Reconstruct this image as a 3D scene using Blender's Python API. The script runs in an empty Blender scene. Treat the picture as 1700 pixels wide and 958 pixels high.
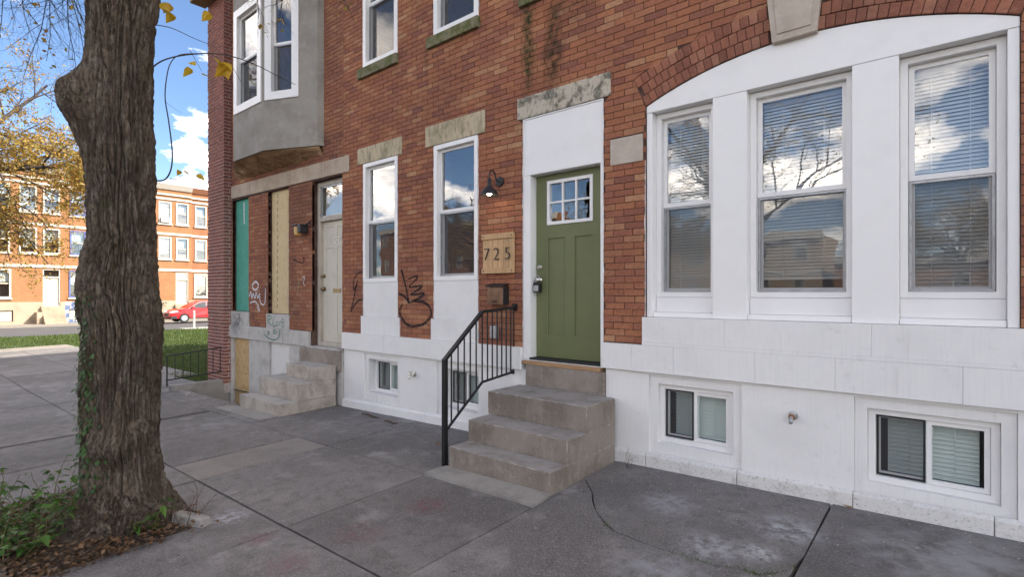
import bpy, bmesh, math, random
from mathutils import Vector, noise, Matrix, Euler
R = math.radians
rng = random.Random(7)
scene = bpy.context.scene
COL = scene.collection

# ------------------------------------------------------------------ camera, sky, sun, exposure
CAM = Vector((0.0, -4.5, 1.59)); TH = R(39.9); FPX = 875.0
cd = bpy.data.cameras.new('camera'); cam = bpy.data.objects.new('camera', cd); COL.objects.link(cam)
cam.location = CAM; cam.rotation_euler = (R(90), 0, TH)
cd.sensor_width = 36; cd.lens = 36 * FPX / 1700; cd.shift_y = 8 / 1700; cd.clip_end = 3000; cd.clip_start = 0.05
scene.camera = cam
SUN_AZ = math.atan2(0.8, 0.6); SUN_EL = R(38)
world = bpy.data.worlds.new('World'); scene.world = world; world.use_nodes = True
nt = world.node_tree; nt.nodes.clear()
def wn(t, **k):
    n = nt.nodes.new(t)
    for a, b in k.items(): setattr(n, a, b)
    return n
out = wn('ShaderNodeOutputWorld'); bg = wn('ShaderNodeBackground'); bg.inputs['Strength'].default_value = 0.048
sky = wn('ShaderNodeTexSky', sky_type='NISHITA'); sky.sun_disc = False
sky.sun_elevation = SUN_EL; sky.sun_rotation = SUN_AZ; sky.altitude = 50; sky.air_density = 0.8; sky.dust_density = 0.0; sky.ozone_density = 3.0
tc = wn('ShaderNodeTexCoord'); sep = wn('ShaderNodeSeparateXYZ'); nt.links.new(tc.outputs['Generated'], sep.inputs[0])
zz = wn('ShaderNodeMath', operation='ADD'); nt.links.new(sep.outputs['Z'], zz.inputs[0]); zz.inputs[1].default_value = 0.22
zm = wn('ShaderNodeMath', operation='MAXIMUM'); nt.links.new(zz.outputs[0], zm.inputs[0]); zm.inputs[1].default_value = 0.1
dx = wn('ShaderNodeMath', operation='DIVIDE'); nt.links.new(sep.outputs['X'], dx.inputs[0]); nt.links.new(zm.outputs[0], dx.inputs[1])
dy = wn('ShaderNodeMath', operation='DIVIDE'); nt.links.new(sep.outputs['Y'], dy.inputs[0]); nt.links.new(zm.outputs[0], dy.inputs[1])
cb = wn('ShaderNodeCombineXYZ'); nt.links.new(dx.outputs[0], cb.inputs[0]); nt.links.new(dy.outputs[0], cb.inputs[1])
cn = wn('ShaderNodeTexNoise'); cn.inputs['Scale'].default_value = 1.9; cn.inputs['Detail'].default_value = 9; cn.inputs['Roughness'].default_value = 0.56
co = wn('ShaderNodeVectorMath', operation='ADD'); co.inputs[1].default_value = (7.7, 2.2, 1.4); nt.links.new(cb.outputs[0], co.inputs[0]); nt.links.new(co.outputs[0], cn.inputs['Vector'])
cr = wn('ShaderNodeMapRange'); cr.inputs['From Min'].default_value = 0.49; cr.inputs['From Max'].default_value = 0.66; cr.inputs['To Max'].default_value = 0.92
nt.links.new(cn.outputs['Fac'], cr.inputs['Value'])
cm = wn('ShaderNodeMix', data_type='RGBA'); nt.links.new(cr.outputs[0], cm.inputs[0]); nt.links.new(sky.outputs[0], cm.inputs[6])
cm.inputs[7].default_value = (37.0, 33.0, 28.2, 1)
nt.links.new(cm.outputs[2], bg.inputs['Color']); nt.links.new(bg.outputs[0], out.inputs[0])
sd = bpy.data.lights.new('sun', 'SUN'); sun = bpy.data.objects.new('sun', sd); COL.objects.link(sun)
sd.energy = 2.0; sd.angle = R(0.55); sd.color = (1.0, 0.93, 0.82)
sv = Vector((math.sin(SUN_AZ) * math.cos(SUN_EL), math.cos(SUN_AZ) * math.cos(SUN_EL), math.sin(SUN_EL)))
sun.rotation_euler = sv.to_track_quat('Z', 'Y').to_euler(); sun.location = (30, 25, 40)
vs = scene.view_settings; vs.view_transform = 'Standard'; vs.look = 'None'; vs.gamma = 1.0; vs.exposure = 2.48
scene.cycles.max_bounces = 7; scene.cycles.diffuse_bounces = 3; scene.cycles.glossy_bounces = 3; scene.cycles.transparent_max_bounces = 10; scene.cycles.caustics_reflective = False; scene.cycles.caustics_refractive = False

# ------------------------------------------------------------------ helpers
OFF = {}
def put(o, parent, loc):
    COL.objects.link(o); loc = Vector(loc); OFF[o] = loc
    if parent is not None: o.parent = parent; o.location = loc - OFF[parent]
    else: o.location = loc
    return o
def thing(name, label, cat, loc, group=None):
    o = bpy.data.objects.new(name, None); o.empty_display_size = 0.2; put(o, None, loc)
    o['label'] = label; o['category'] = cat
    if group: o['group'] = group
    return o
def tag(o, label=None, cat=None, group=None, kind=None):
    if label: o['label'] = label
    if cat: o['category'] = cat
    if group: o['group'] = group
    if kind: o['kind'] = kind
    return o
class MB:
    def __init__(s, T=None): s.v = []; s.f = []; s.r = []; s.T = T
    def P(s, p): return s.T(*p) if s.T else tuple(p)
    def add(s, vs, fs, rnd=0.0):
        b = len(s.v); s.v += [s.P(p) for p in vs]
        for f in fs: s.f.append(tuple(b + i for i in f)); s.r.append(rnd)
        return s
    def box(s, x0, x1, y0, y1, z0, z1, rnd=0.0):
        return s.hexa([(x0,y0,z0),(x1,y0,z0),(x1,y1,z0),(x0,y1,z0),(x0,y0,z1),(x1,y0,z1),(x1,y1,z1),(x0,y1,z1)], rnd)
    def hexa(s, c, rnd=0.0):
        return s.add(c, [(0,3,2,1),(4,5,6,7),(0,1,5,4),(1,2,6,5),(2,3,7,6),(3,0,4,7)], rnd)
    def prism(s, poly, y0, y1, rnd=0.0):      # polygon in x,z (counter-clockwise from the front), extruded along y
        n = len(poly)
        return s.add([(x, y0, z) for x, z in poly] + [(x, y1, z) for x, z in poly],
                     [tuple(range(n)), tuple(range(2*n-1, n-1, -1))] + [(i, n+i, n+(i+1) % n, (i+1) % n) for i in range(n)], rnd)
    def slab(s, poly, ztop, th):              # polygon in x,y (ccw from above), top follows ztop(x,y)
        n = len(poly)
        return s.add([(x, y, ztop(x, y)) for x, y in poly] + [(x, y, ztop(x, y) - th) for x, y in poly],
                     [tuple(range(n)), tuple(range(2*n-1, n-1, -1))] + [(i, n+i, n+(i+1) % n, (i+1) % n) for i in range(n)])
    def ring(s, x0, x1, z0, z1, w, y0, y1, wb=None, wt=None):
        wb = w if wb is None else wb; wt = w if wt is None else wt
        o = [(x0,z0),(x1,z0),(x1,z1),(x0,z1)]; i = [(x0+w,z0+wb),(x1-w,z0+wb),(x1-w,z1-wt),(x0+w,z1-wt)]
        vs = [(a,y0,b) for a,b in o+i] + [(a,y1,b) for a,b in o+i]; fs = []
        for k in range(4):
            l = (k+1) % 4
            fs += [(k,l,4+l,4+k), (8+l,8+k,12+k,12+l), (l,k,8+k,8+l), (4+k,4+l,12+l,12+k)]
        return s.add(vs, fs)
    def quad(s, a, b, c, d, rnd=0.0): return s.add([a,b,c,d], [(0,1,2,3)], rnd)
    def tube(s, pts, rad, n=8, rnd=0.0, cap=True):
        pts = [Vector(p) for p in pts]; m = len(pts)
        if not hasattr(rad, '__len__'): rad = [rad]*m
        up = None; vs = []; fs = []
        for i, p in enumerate(pts):
            t = (pts[min(i+1, m-1)] - pts[max(i-1, 0)])
            if t.length < 1e-9: t = Vector((0,0,1))
            t.normalize()
            if up is None: up = t.orthogonal().normalized()
            up = (up - t*up.dot(t));
            if up.length < 1e-6: up = t.orthogonal()
            up.normalize(); w = t.cross(up)
            for k in range(n):
                a = 2*math.pi*k/n; vs.append(p + (up*math.cos(a) + w*math.sin(a))*rad[i])
        for i in range(m-1):
            for k in range(n):
                l = (k+1) % n; fs.append((i*n+k, i*n+l, (i+1)*n+l, (i+1)*n+k))
        if cap: fs += [tuple(range(n-1, -1, -1)), tuple(range((m-1)*n, m*n))]
        return s.add(vs, fs, rnd)
    def lathe(s, prof, c, n=20, axis='z'):    # prof: (radius, height) pairs
        vs = []; fs = []
        for r, h in prof:
            for k in range(n):
                a = 2*math.pi*k/n; u, v = r*math.cos(a), r*math.sin(a)
                vs.append((c[0]+u, c[1]+v, c[2]+h) if axis == 'z' else ((c[0]+u, c[1]+h, c[2]-v) if axis == 'y' else (c[0]+h, c[1]+u, c[2]+v)))
        m = len(prof)
        for i in range(m-1):
            for k in range(n): l = (k+1) % n; fs.append((i*n+k, i*n+l, (i+1)*n+l, (i+1)*n+k))
        fs += [tuple(range(n-1, -1, -1)), tuple(range((m-1)*n, m*n))]
        return s.add(vs, fs)
    def mesh(s, name, mat, origin):
        me = bpy.data.meshes.new(name); o = Vector(origin)
        me.from_pydata([tuple(Vector(p) - o) for p in s.v], [], s.f)
        if any(s.r):
            a = me.attributes.new('rnd', 'FLOAT', 'FACE'); a.data.foreach_set('value', s.r)
        me.materials.append(mat); me.update(); return me
    def build(s, name, mat, parent=None, smooth=False, bevel=0.0, seg=2, fix=True):
        xs, ys, zs = zip(*s.v)
        og = ((min(xs)+max(xs))/2, (min(ys)+max(ys))/2, min(zs))
        me = s.mesh(name, mat, og)
        if fix and len(s.f) < 30000:
            bm = bmesh.new(); bm.from_mesh(me); bmesh.ops.recalc_face_normals(bm, faces=bm.faces); bm.to_mesh(me); bm.free()
        if smooth: me.polygons.foreach_set('use_smooth', [True]*len(me.polygons))
        o = bpy.data.objects.new(name, me); put(o, parent, og)
        if bevel:
            b = o.modifiers.new('bevel', 'BEVEL'); b.width = bevel; b.segments = seg; b.limit_method = 'ANGLE'; b.angle_limit = R(40)
        return o
def bx(name, parent, mat, *a, bevel=0.0, T=None): return MB(T).box(*a).build(name, mat, parent, bevel=bevel)
def grid_wall(mb, x0, x1, z0, z1, holes, y0, y1):
    """one connected wall with rectangular holes"""
    xs = sorted({x0, x1} | {a for h in holes for a in h[:2] if x0 < a < x1}); zs = sorted({z0, z1} | {a for h in holes for a in h[2:] if z0 < a < z1})
    ok = {}
    for i in range(len(xs)-1):
        for j in range(len(zs)-1):
            cx, cz = (xs[i]+xs[i+1])/2, (zs[j]+zs[j+1])/2
            ok[i, j] = not any(h[0] < cx < h[1] and h[2] < cz < h[3] for h in holes)
    idx = {}; vs = []
    def V(i, j, k):
        if (i, j, k) not in idx: idx[i, j, k] = len(vs); vs.append((xs[i], (y0, y1)[k], zs[j]))
        return idx[i, j, k]
    fs = []
    for (i, j), o in ok.items():
        if not o: continue
        fs.append((V(i,j,0), V(i+1,j,0), V(i+1,j+1,0), V(i,j+1,0))); fs.append((V(i,j,1), V(i,j+1,1), V(i+1,j+1,1), V(i+1,j,1)))
        for (di, dj, a, b) in ((-1,0,(i,j),(i,j+1)), (1,0,(i+1,j+1),(i+1,j)), (0,-1,(i+1,j),(i,j)), (0,1,(i,j+1),(i+1,j+1))):
            if not ok.get((i+di, j+dj), False): fs.append((V(*a,0), V(*b,0), V(*b,1), V(*a,1)))
    return mb.add(vs, fs)
def pxy(x, y, z):
    Y = y + 4.5; s, c = math.sin(TH), math.cos(TH); w = -s*x + c*Y
    if w < 0.3: return None
    return 850 + FPX*(c*x + s*Y)/w, 487 - FPX*(z-1.59)/w, w
def gz(x, y):
    zx = 0.025*(min(x, 15)+2.5) if x > -14 else -0.2875 + 0.011*(max(x, -120)+14)
    return zx + 0.02*max(-6.0, min(0.0, y))*(1.0 if x > -30 else 0.3)

# ------------------------------------------------------------------ materials
def newmat(name):
    m = bpy.data.materials.new(name); m.use_nodes = True; t = m.node_tree; t.nodes.clear()
    o = t.nodes.new('ShaderNodeOutputMaterial'); b = t.nodes.new('ShaderNodeBsdfPrincipled'); t.links.new(b.outputs[0], o.inputs[0])
    return m, t, b, o
def N(t, ty, ins=None, **k):
    n = t.nodes.new(ty)
    for a, b in k.items(): setattr(n, a, b)
    for a, b in (ins or {}).items():
        if hasattr(b, 'links') or b.__class__.__name__.startswith('NodeSocket'): t.links.new(b, n.inputs[a])
        else: n.inputs[a].default_value = b
    return n
def c4(c): return (c[0], c[1], c[2], 1)
def posn(t, sc=(1,1,1)):
    g = N(t, 'ShaderNodeNewGeometry')
    if sc == (1,1,1): return g.outputs['Position']
    return N(t, 'ShaderNodeVectorMath', {0: g.outputs['Position'], 1: sc}, operation='MULTIPLY').outputs[0]
def noi(t, scale, lo=0.4, hi=0.6, to=1.0, detail=5, rough=0.6, sc=(1,1,1), off=None):
    p = posn(t, sc)
    if off: p = N(t, 'ShaderNodeVectorMath', {0: p, 1: off}, operation='ADD').outputs[0]
    n = N(t, 'ShaderNodeTexNoise', {'Vector': p, 'Scale': scale, 'Detail': detail, 'Roughness': rough})
    return N(t, 'ShaderNodeMapRange', {'Value': n.outputs['Fac'], 'From Min': lo, 'From Max': hi, 'To Max': to}).outputs[0]
def mix(t, f, a, b, mode='MIX'):
    n = N(t, 'ShaderNodeMix', data_type='RGBA', blend_type=mode)
    for i, v in ((0, f), (6, a), (7, b)):
        if isinstance(v, (tuple, list)): n.inputs[i].default_value = c4(v)
        elif isinstance(v, (int, float)): n.inputs[i].default_value = v
        else: t.links.new(v, n.inputs[i])
    return n.outputs[2]
def mth(t, op, a, b=0.0, cl=False):
    n = N(t, 'ShaderNodeMath', operation=op, use_clamp=cl)
    for i, v in ((0, a), (1, b)):
        if isinstance(v, (int, float)): n.inputs[i].default_value = v
        else: t.links.new(v, n.inputs[i])
    return n.outputs[0]
def bumpy(t, b, items, dist=0.01):
    prev = None
    for scale, st, sc in items:
        n = N(t, 'ShaderNodeTexNoise', {'Vector': posn(t, sc), 'Scale': scale, 'Detail': 6, 'Roughness': 0.65})
        u = N(t, 'ShaderNodeBump', {'Height': n.outputs['Fac'], 'Strength': st, 'Distance': dist})
        if prev: t.links.new(prev, u.inputs['Normal'])
        prev = u.outputs[0]
    if prev: t.links.new(prev, b.inputs['Normal'])
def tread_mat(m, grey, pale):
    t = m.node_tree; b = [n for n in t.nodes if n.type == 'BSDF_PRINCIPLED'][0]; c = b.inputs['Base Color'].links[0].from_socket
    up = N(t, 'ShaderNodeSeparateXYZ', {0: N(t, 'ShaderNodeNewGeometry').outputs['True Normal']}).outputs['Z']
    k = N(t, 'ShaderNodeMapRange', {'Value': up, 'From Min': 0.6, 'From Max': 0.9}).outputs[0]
    c = mix(t, mth(t, 'MULTIPLY', k, noi(t, 5, 0.30, 0.55, 0.75)), c, grey)  # upward faces greyer and lighter: dusty worn treads, with skylight put into the colour
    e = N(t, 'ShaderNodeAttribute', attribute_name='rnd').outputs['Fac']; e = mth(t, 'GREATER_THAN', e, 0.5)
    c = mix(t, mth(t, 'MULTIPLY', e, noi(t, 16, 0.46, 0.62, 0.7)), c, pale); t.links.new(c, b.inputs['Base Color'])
def pm(name, col, rough=0.7, vary=(), bump=(), metal=0.0, spec=0.4, objvar=0.0, spots=(), dist=0.01):
    """vary: (scale, colour, amount, lo, hi, axis scale); spots: (x, y, z or None, radius, colour, amount)"""
    m, t, b, o = newmat(name); c = c4(col)
    cc = None
    for v in vary:
        scale, c2, am, lo, hi = v[:5]; sc = v[5] if len(v) > 5 else (1,1,1)
        cc = mix(t, noi(t, scale, lo, hi, am, sc=sc, off=(scale*3.1, scale, 7)), cc if cc is not None else col, c2)
    for (x, y, z, r, c2, am) in spots:
        p = posn(t)
        if z is None: p = N(t, 'ShaderNodeVectorMath', {0: p, 1: (1,1,0)}, operation='MULTIPLY').outputs[0]; z = 0
        d = N(t, 'ShaderNodeVectorMath', {0: p, 1: (x,y,z)}, operation='DISTANCE').outputs['Value']
        k = N(t, 'ShaderNodeMapRange', {'Value': d, 'From Min': r, 'From Max': r*0.15, 'To Max': am}, interpolation_type='SMOOTHSTEP').outputs[0]
        k = mth(t, 'MULTIPLY', k, noi(t, 4.5/r, 0.38, 0.6))
        cc = mix(t, k, cc if cc is not None else col, c2)
    if objvar:
        oi = N(t, 'ShaderNodeObjectInfo'); k = N(t, 'ShaderNodeMapRange', {'Value': oi.outputs['Random'], 'To Min': 1-objvar, 'To Max': 1+objvar}).outputs[0]
        cc = mix(t, 1.0, cc if cc is not None else col, N(t, 'ShaderNodeCombineColor', {0: k, 1: k, 2: k}).outputs[0], 'MULTIPLY')
    if cc is not None: t.links.new(cc, b.inputs['Base Color'])
    else: b.inputs['Base Color'].default_value = c
    b.inputs['Roughness'].default_value = rough; b.inputs['Metallic'].default_value = metal; b.inputs['Specular IOR Level'].default_value = spec
    bumpy(t, b, [(x[0], x[1], x[2] if len(x) > 2 else (1,1,1)) for x in bump], dist)
    return m
def brick_mat(name, cols, src, blot=(0.12,0.045,0.03), blotam=0.5, moss=False, soot=0.3):
    m, t, b, o = newmat(name)
    r = N(t, 'ShaderNodeObjectInfo').outputs['Random'] if src == 'object' else N(t, 'ShaderNodeAttribute', attribute_name='rnd').outputs['Fac']
    ramp = N(t, 'ShaderNodeValToRGB', {'Fac': r}); el = ramp.color_ramp.elements
    el[0].position = 0; el[0].color = c4(cols[0]); el[1].position = 1; el[1].color = c4(cols[-1])
    for i, c in enumerate(cols[1:-1]): e = el.new((i+1)/(len(cols)-1)); e.color = c4(c)
    c = mix(t, 0.10, ramp.outputs[0], cols[len(cols)//2-1]); c = mix(t, noi(t, 1.3, 0.40, 0.64, 0.55), c, (0.22,0.085,0.058))
    c = mix(t, noi(t, 24, 0.45, 0.7, 0.38, sc=(1,1,1.6)), c, blot)
    c = mix(t, noi(t, 55, 0.55, 0.7, 0.35), c, (0.5,0.3,0.19))
    c = mix(t, noi(t, 150, 0.6, 0.75, 0.5), c, (0.08,0.04,0.03))
    c = mix(t, noi(t, 0.7, 0.5, 0.75, soot, off=(5,1,9)), c, (0.09,0.05,0.04))
    c = mix(t, noi(t, 9, 0.64, 0.8, 0.2, off=(2,4,1)), c, (0.55,0.42,0.33))
    if moss:
        sp = N(t, 'ShaderNodeSeparateXYZ', {0: posn(t)})
        for xc, w, z0, z1, col, am in moss:
            d = mth(t, 'ABSOLUTE', mth(t, 'SUBTRACT', sp.outputs['X'], xc))
            d = mth(t, 'ADD', d, mth(t, 'MULTIPLY', mth(t, 'SUBTRACT', noi(t, 3.5, 0, 1), 0.5), w*1.6))
            k = N(t, 'ShaderNodeMapRange', {'Value': d, 'From Min': w, 'From Max': w*0.25}).outputs[0]
            kz = N(t, 'ShaderNodeMapRange', {'Value': sp.outputs['Z'], 'From Min': z0-0.15, 'From Max': z0+0.25}).outputs[0]
            kz2 = N(t, 'ShaderNodeMapRange', {'Value': sp.outputs['Z'], 'From Min': z1+0.03, 'From Max': z1-0.03}).outputs[0]
            k = mth(t, 'MULTIPLY', mth(t, 'MULTIPLY', k, kz), mth(t, 'MULTIPLY', kz2, noi(t, 14, 0.3, 0.6, am)))
            c = mix(t, k, c, col)
    t.links.new(c, b.inputs['Base Color']); b.inputs['Roughness'].default_value = 0.85; b.inputs['Specular IOR Level'].default_value = 0.25
    bumpy(t, b, [(60, 0.5, (1,1,1)), (220, 0.35, (1,1,1))], 0.006)
    return m
def far_brick(name, c1, c2, mortar, turn):
    m, t, b, o = newmat(name); sp = N(t, 'ShaderNodeSeparateXYZ', {0: posn(t)})
    cv = N(t, 'ShaderNodeCombineXYZ', {0: mth(t, 'ADD', sp.outputs['X'], sp.outputs['Y']), 1: sp.outputs['Z']}).outputs[0]
    bt = N(t, 'ShaderNodeTexBrick', {'Vector': cv, 'Color1': c4(c1), 'Color2': c4(c2), 'Mortar': c4(mortar), 'Scale': 1.0, 'Mortar Size': 0.006, 'Brick Width': 0.21, 'Row Height': 0.065, 'Bias': 0.0})
    c = mix(t, noi(t, 1.6, 0.4, 0.7, 0.5), bt.outputs['Color'], tuple(x*0.6 for x in c1))
    c = mix(t, noi(t, 6, 0.5, 0.7, 0.4), c, tuple(min(1, x*1.25) for x in c2))
    t.links.new(c, b.inputs['Base Color']); b.inputs['Roughness'].default_value = 0.9
    return m
def glass_mat(name, refl=0.3, tint=(0.96,0.98,0.98), wav=0.02, wsc=3.0):
    m, t, b, o = newmat(name); t.nodes.remove(b)
    tr = N(t, 'ShaderNodeBsdfTransparent', {'Color': c4(tint)}); gl = N(t, 'ShaderNodeBsdfGlossy', {'Color': (1,1,1,1), 'Roughness': 0.004})
    n = N(t, 'ShaderNodeTexNoise', {'Vector': posn(t), 'Scale': wsc, 'Detail': 2}); u = N(t, 'ShaderNodeBump', {'Height': n.outputs['Fac'], 'Strength': wav, 'Distance': 0.1})
    t.links.new(u.outputs[0], gl.inputs['Normal'])
    lw = N(t, 'ShaderNodeLayerWeight', {'Blend': 0.5}); f = mth(t, 'ADD', mth(t, 'MULTIPLY', mth(t, 'POWER', lw.outputs['Facing'], 4.0), 0.7), refl, True)
    mx = N(t, 'ShaderNodeMixShader', {0: f, 1: tr.outputs[0], 2: gl.outputs[0]}); t.links.new(mx.outputs[0], o.inputs[0])
    return m
def veil_mat(name, col, alpha, rough=0.9, nz=None):
    m, t, b, o = newmat(name); b.inputs['Base Color'].default_value = c4(col); b.inputs['Roughness'].default_value = rough; b.inputs['Specular IOR Level'].default_value = 0.15
    tr = N(t, 'ShaderNodeBsdfTransparent')
    f = noi(t, nz[0], nz[1], nz[2], alpha) if nz else alpha
    mx = N(t, 'ShaderNodeMixShader', {0: f, 1: tr.outputs[0], 2: b.outputs[0]}); t.links.new(mx.outputs[0], o.inputs[0])
    return m
def leaf_mat(name, cols, trans=0.35, src='attr'):
    m, t, b, o = newmat(name)
    r = N(t, 'ShaderNodeObjectInfo').outputs['Random'] if src == 'object' else N(t, 'ShaderNodeAttribute', attribute_name='rnd').outputs['Fac']
    ramp = N(t, 'ShaderNodeValToRGB', {'Fac': r}); el = ramp.color_ramp.elements
    el[0].color = c4(cols[0]); el[1].color = c4(cols[-1])
    for i, c in enumerate(cols[1:-1]): e = el.new((i+1)/(len(cols)-1)); e.color = c4(c)
    c = mix(t, noi(t, 60, 0.5, 0.75, 0.35), ramp.outputs[0], tuple(x*0.55 for x in cols[0]))
    t.links.new(c, b.inputs['Base Color']); b.inputs['Roughness'].default_value = 0.5; b.inputs['Specular IOR Level'].default_value = 0.3
    tl = N(t, 'ShaderNodeBsdfTranslucent'); t.links.new(c, tl.inputs[0])
    mx = N(t, 'ShaderNodeMixShader', {0: trans, 1: b.outputs[0], 2: tl.outputs[0]}); t.links.new(mx.outputs[0], o.inputs[0])
    return m
WARM = [(0.205,0.082,0.066), (0.31,0.116,0.063), (0.355,0.137,0.070), (0.41,0.168,0.083), (0.315,0.120,0.077), (0.44,0.205,0.105), (0.335,0.126,0.064), (0.50,0.28,0.155)]
MOSS = [(-3.54,0.12,3.75,4.75,(0.035,0.04,0.012),1.0), (-3.2,0.16,3.72,4.62,(0.04,0.03,0.015),0.9), (-5.2,0.05,4.3,4.8,(0.05,0.035,0.02),0.5), (-2.9,0.3,4.2,5.2,(0.06,0.03,0.02),0.45)]
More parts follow.
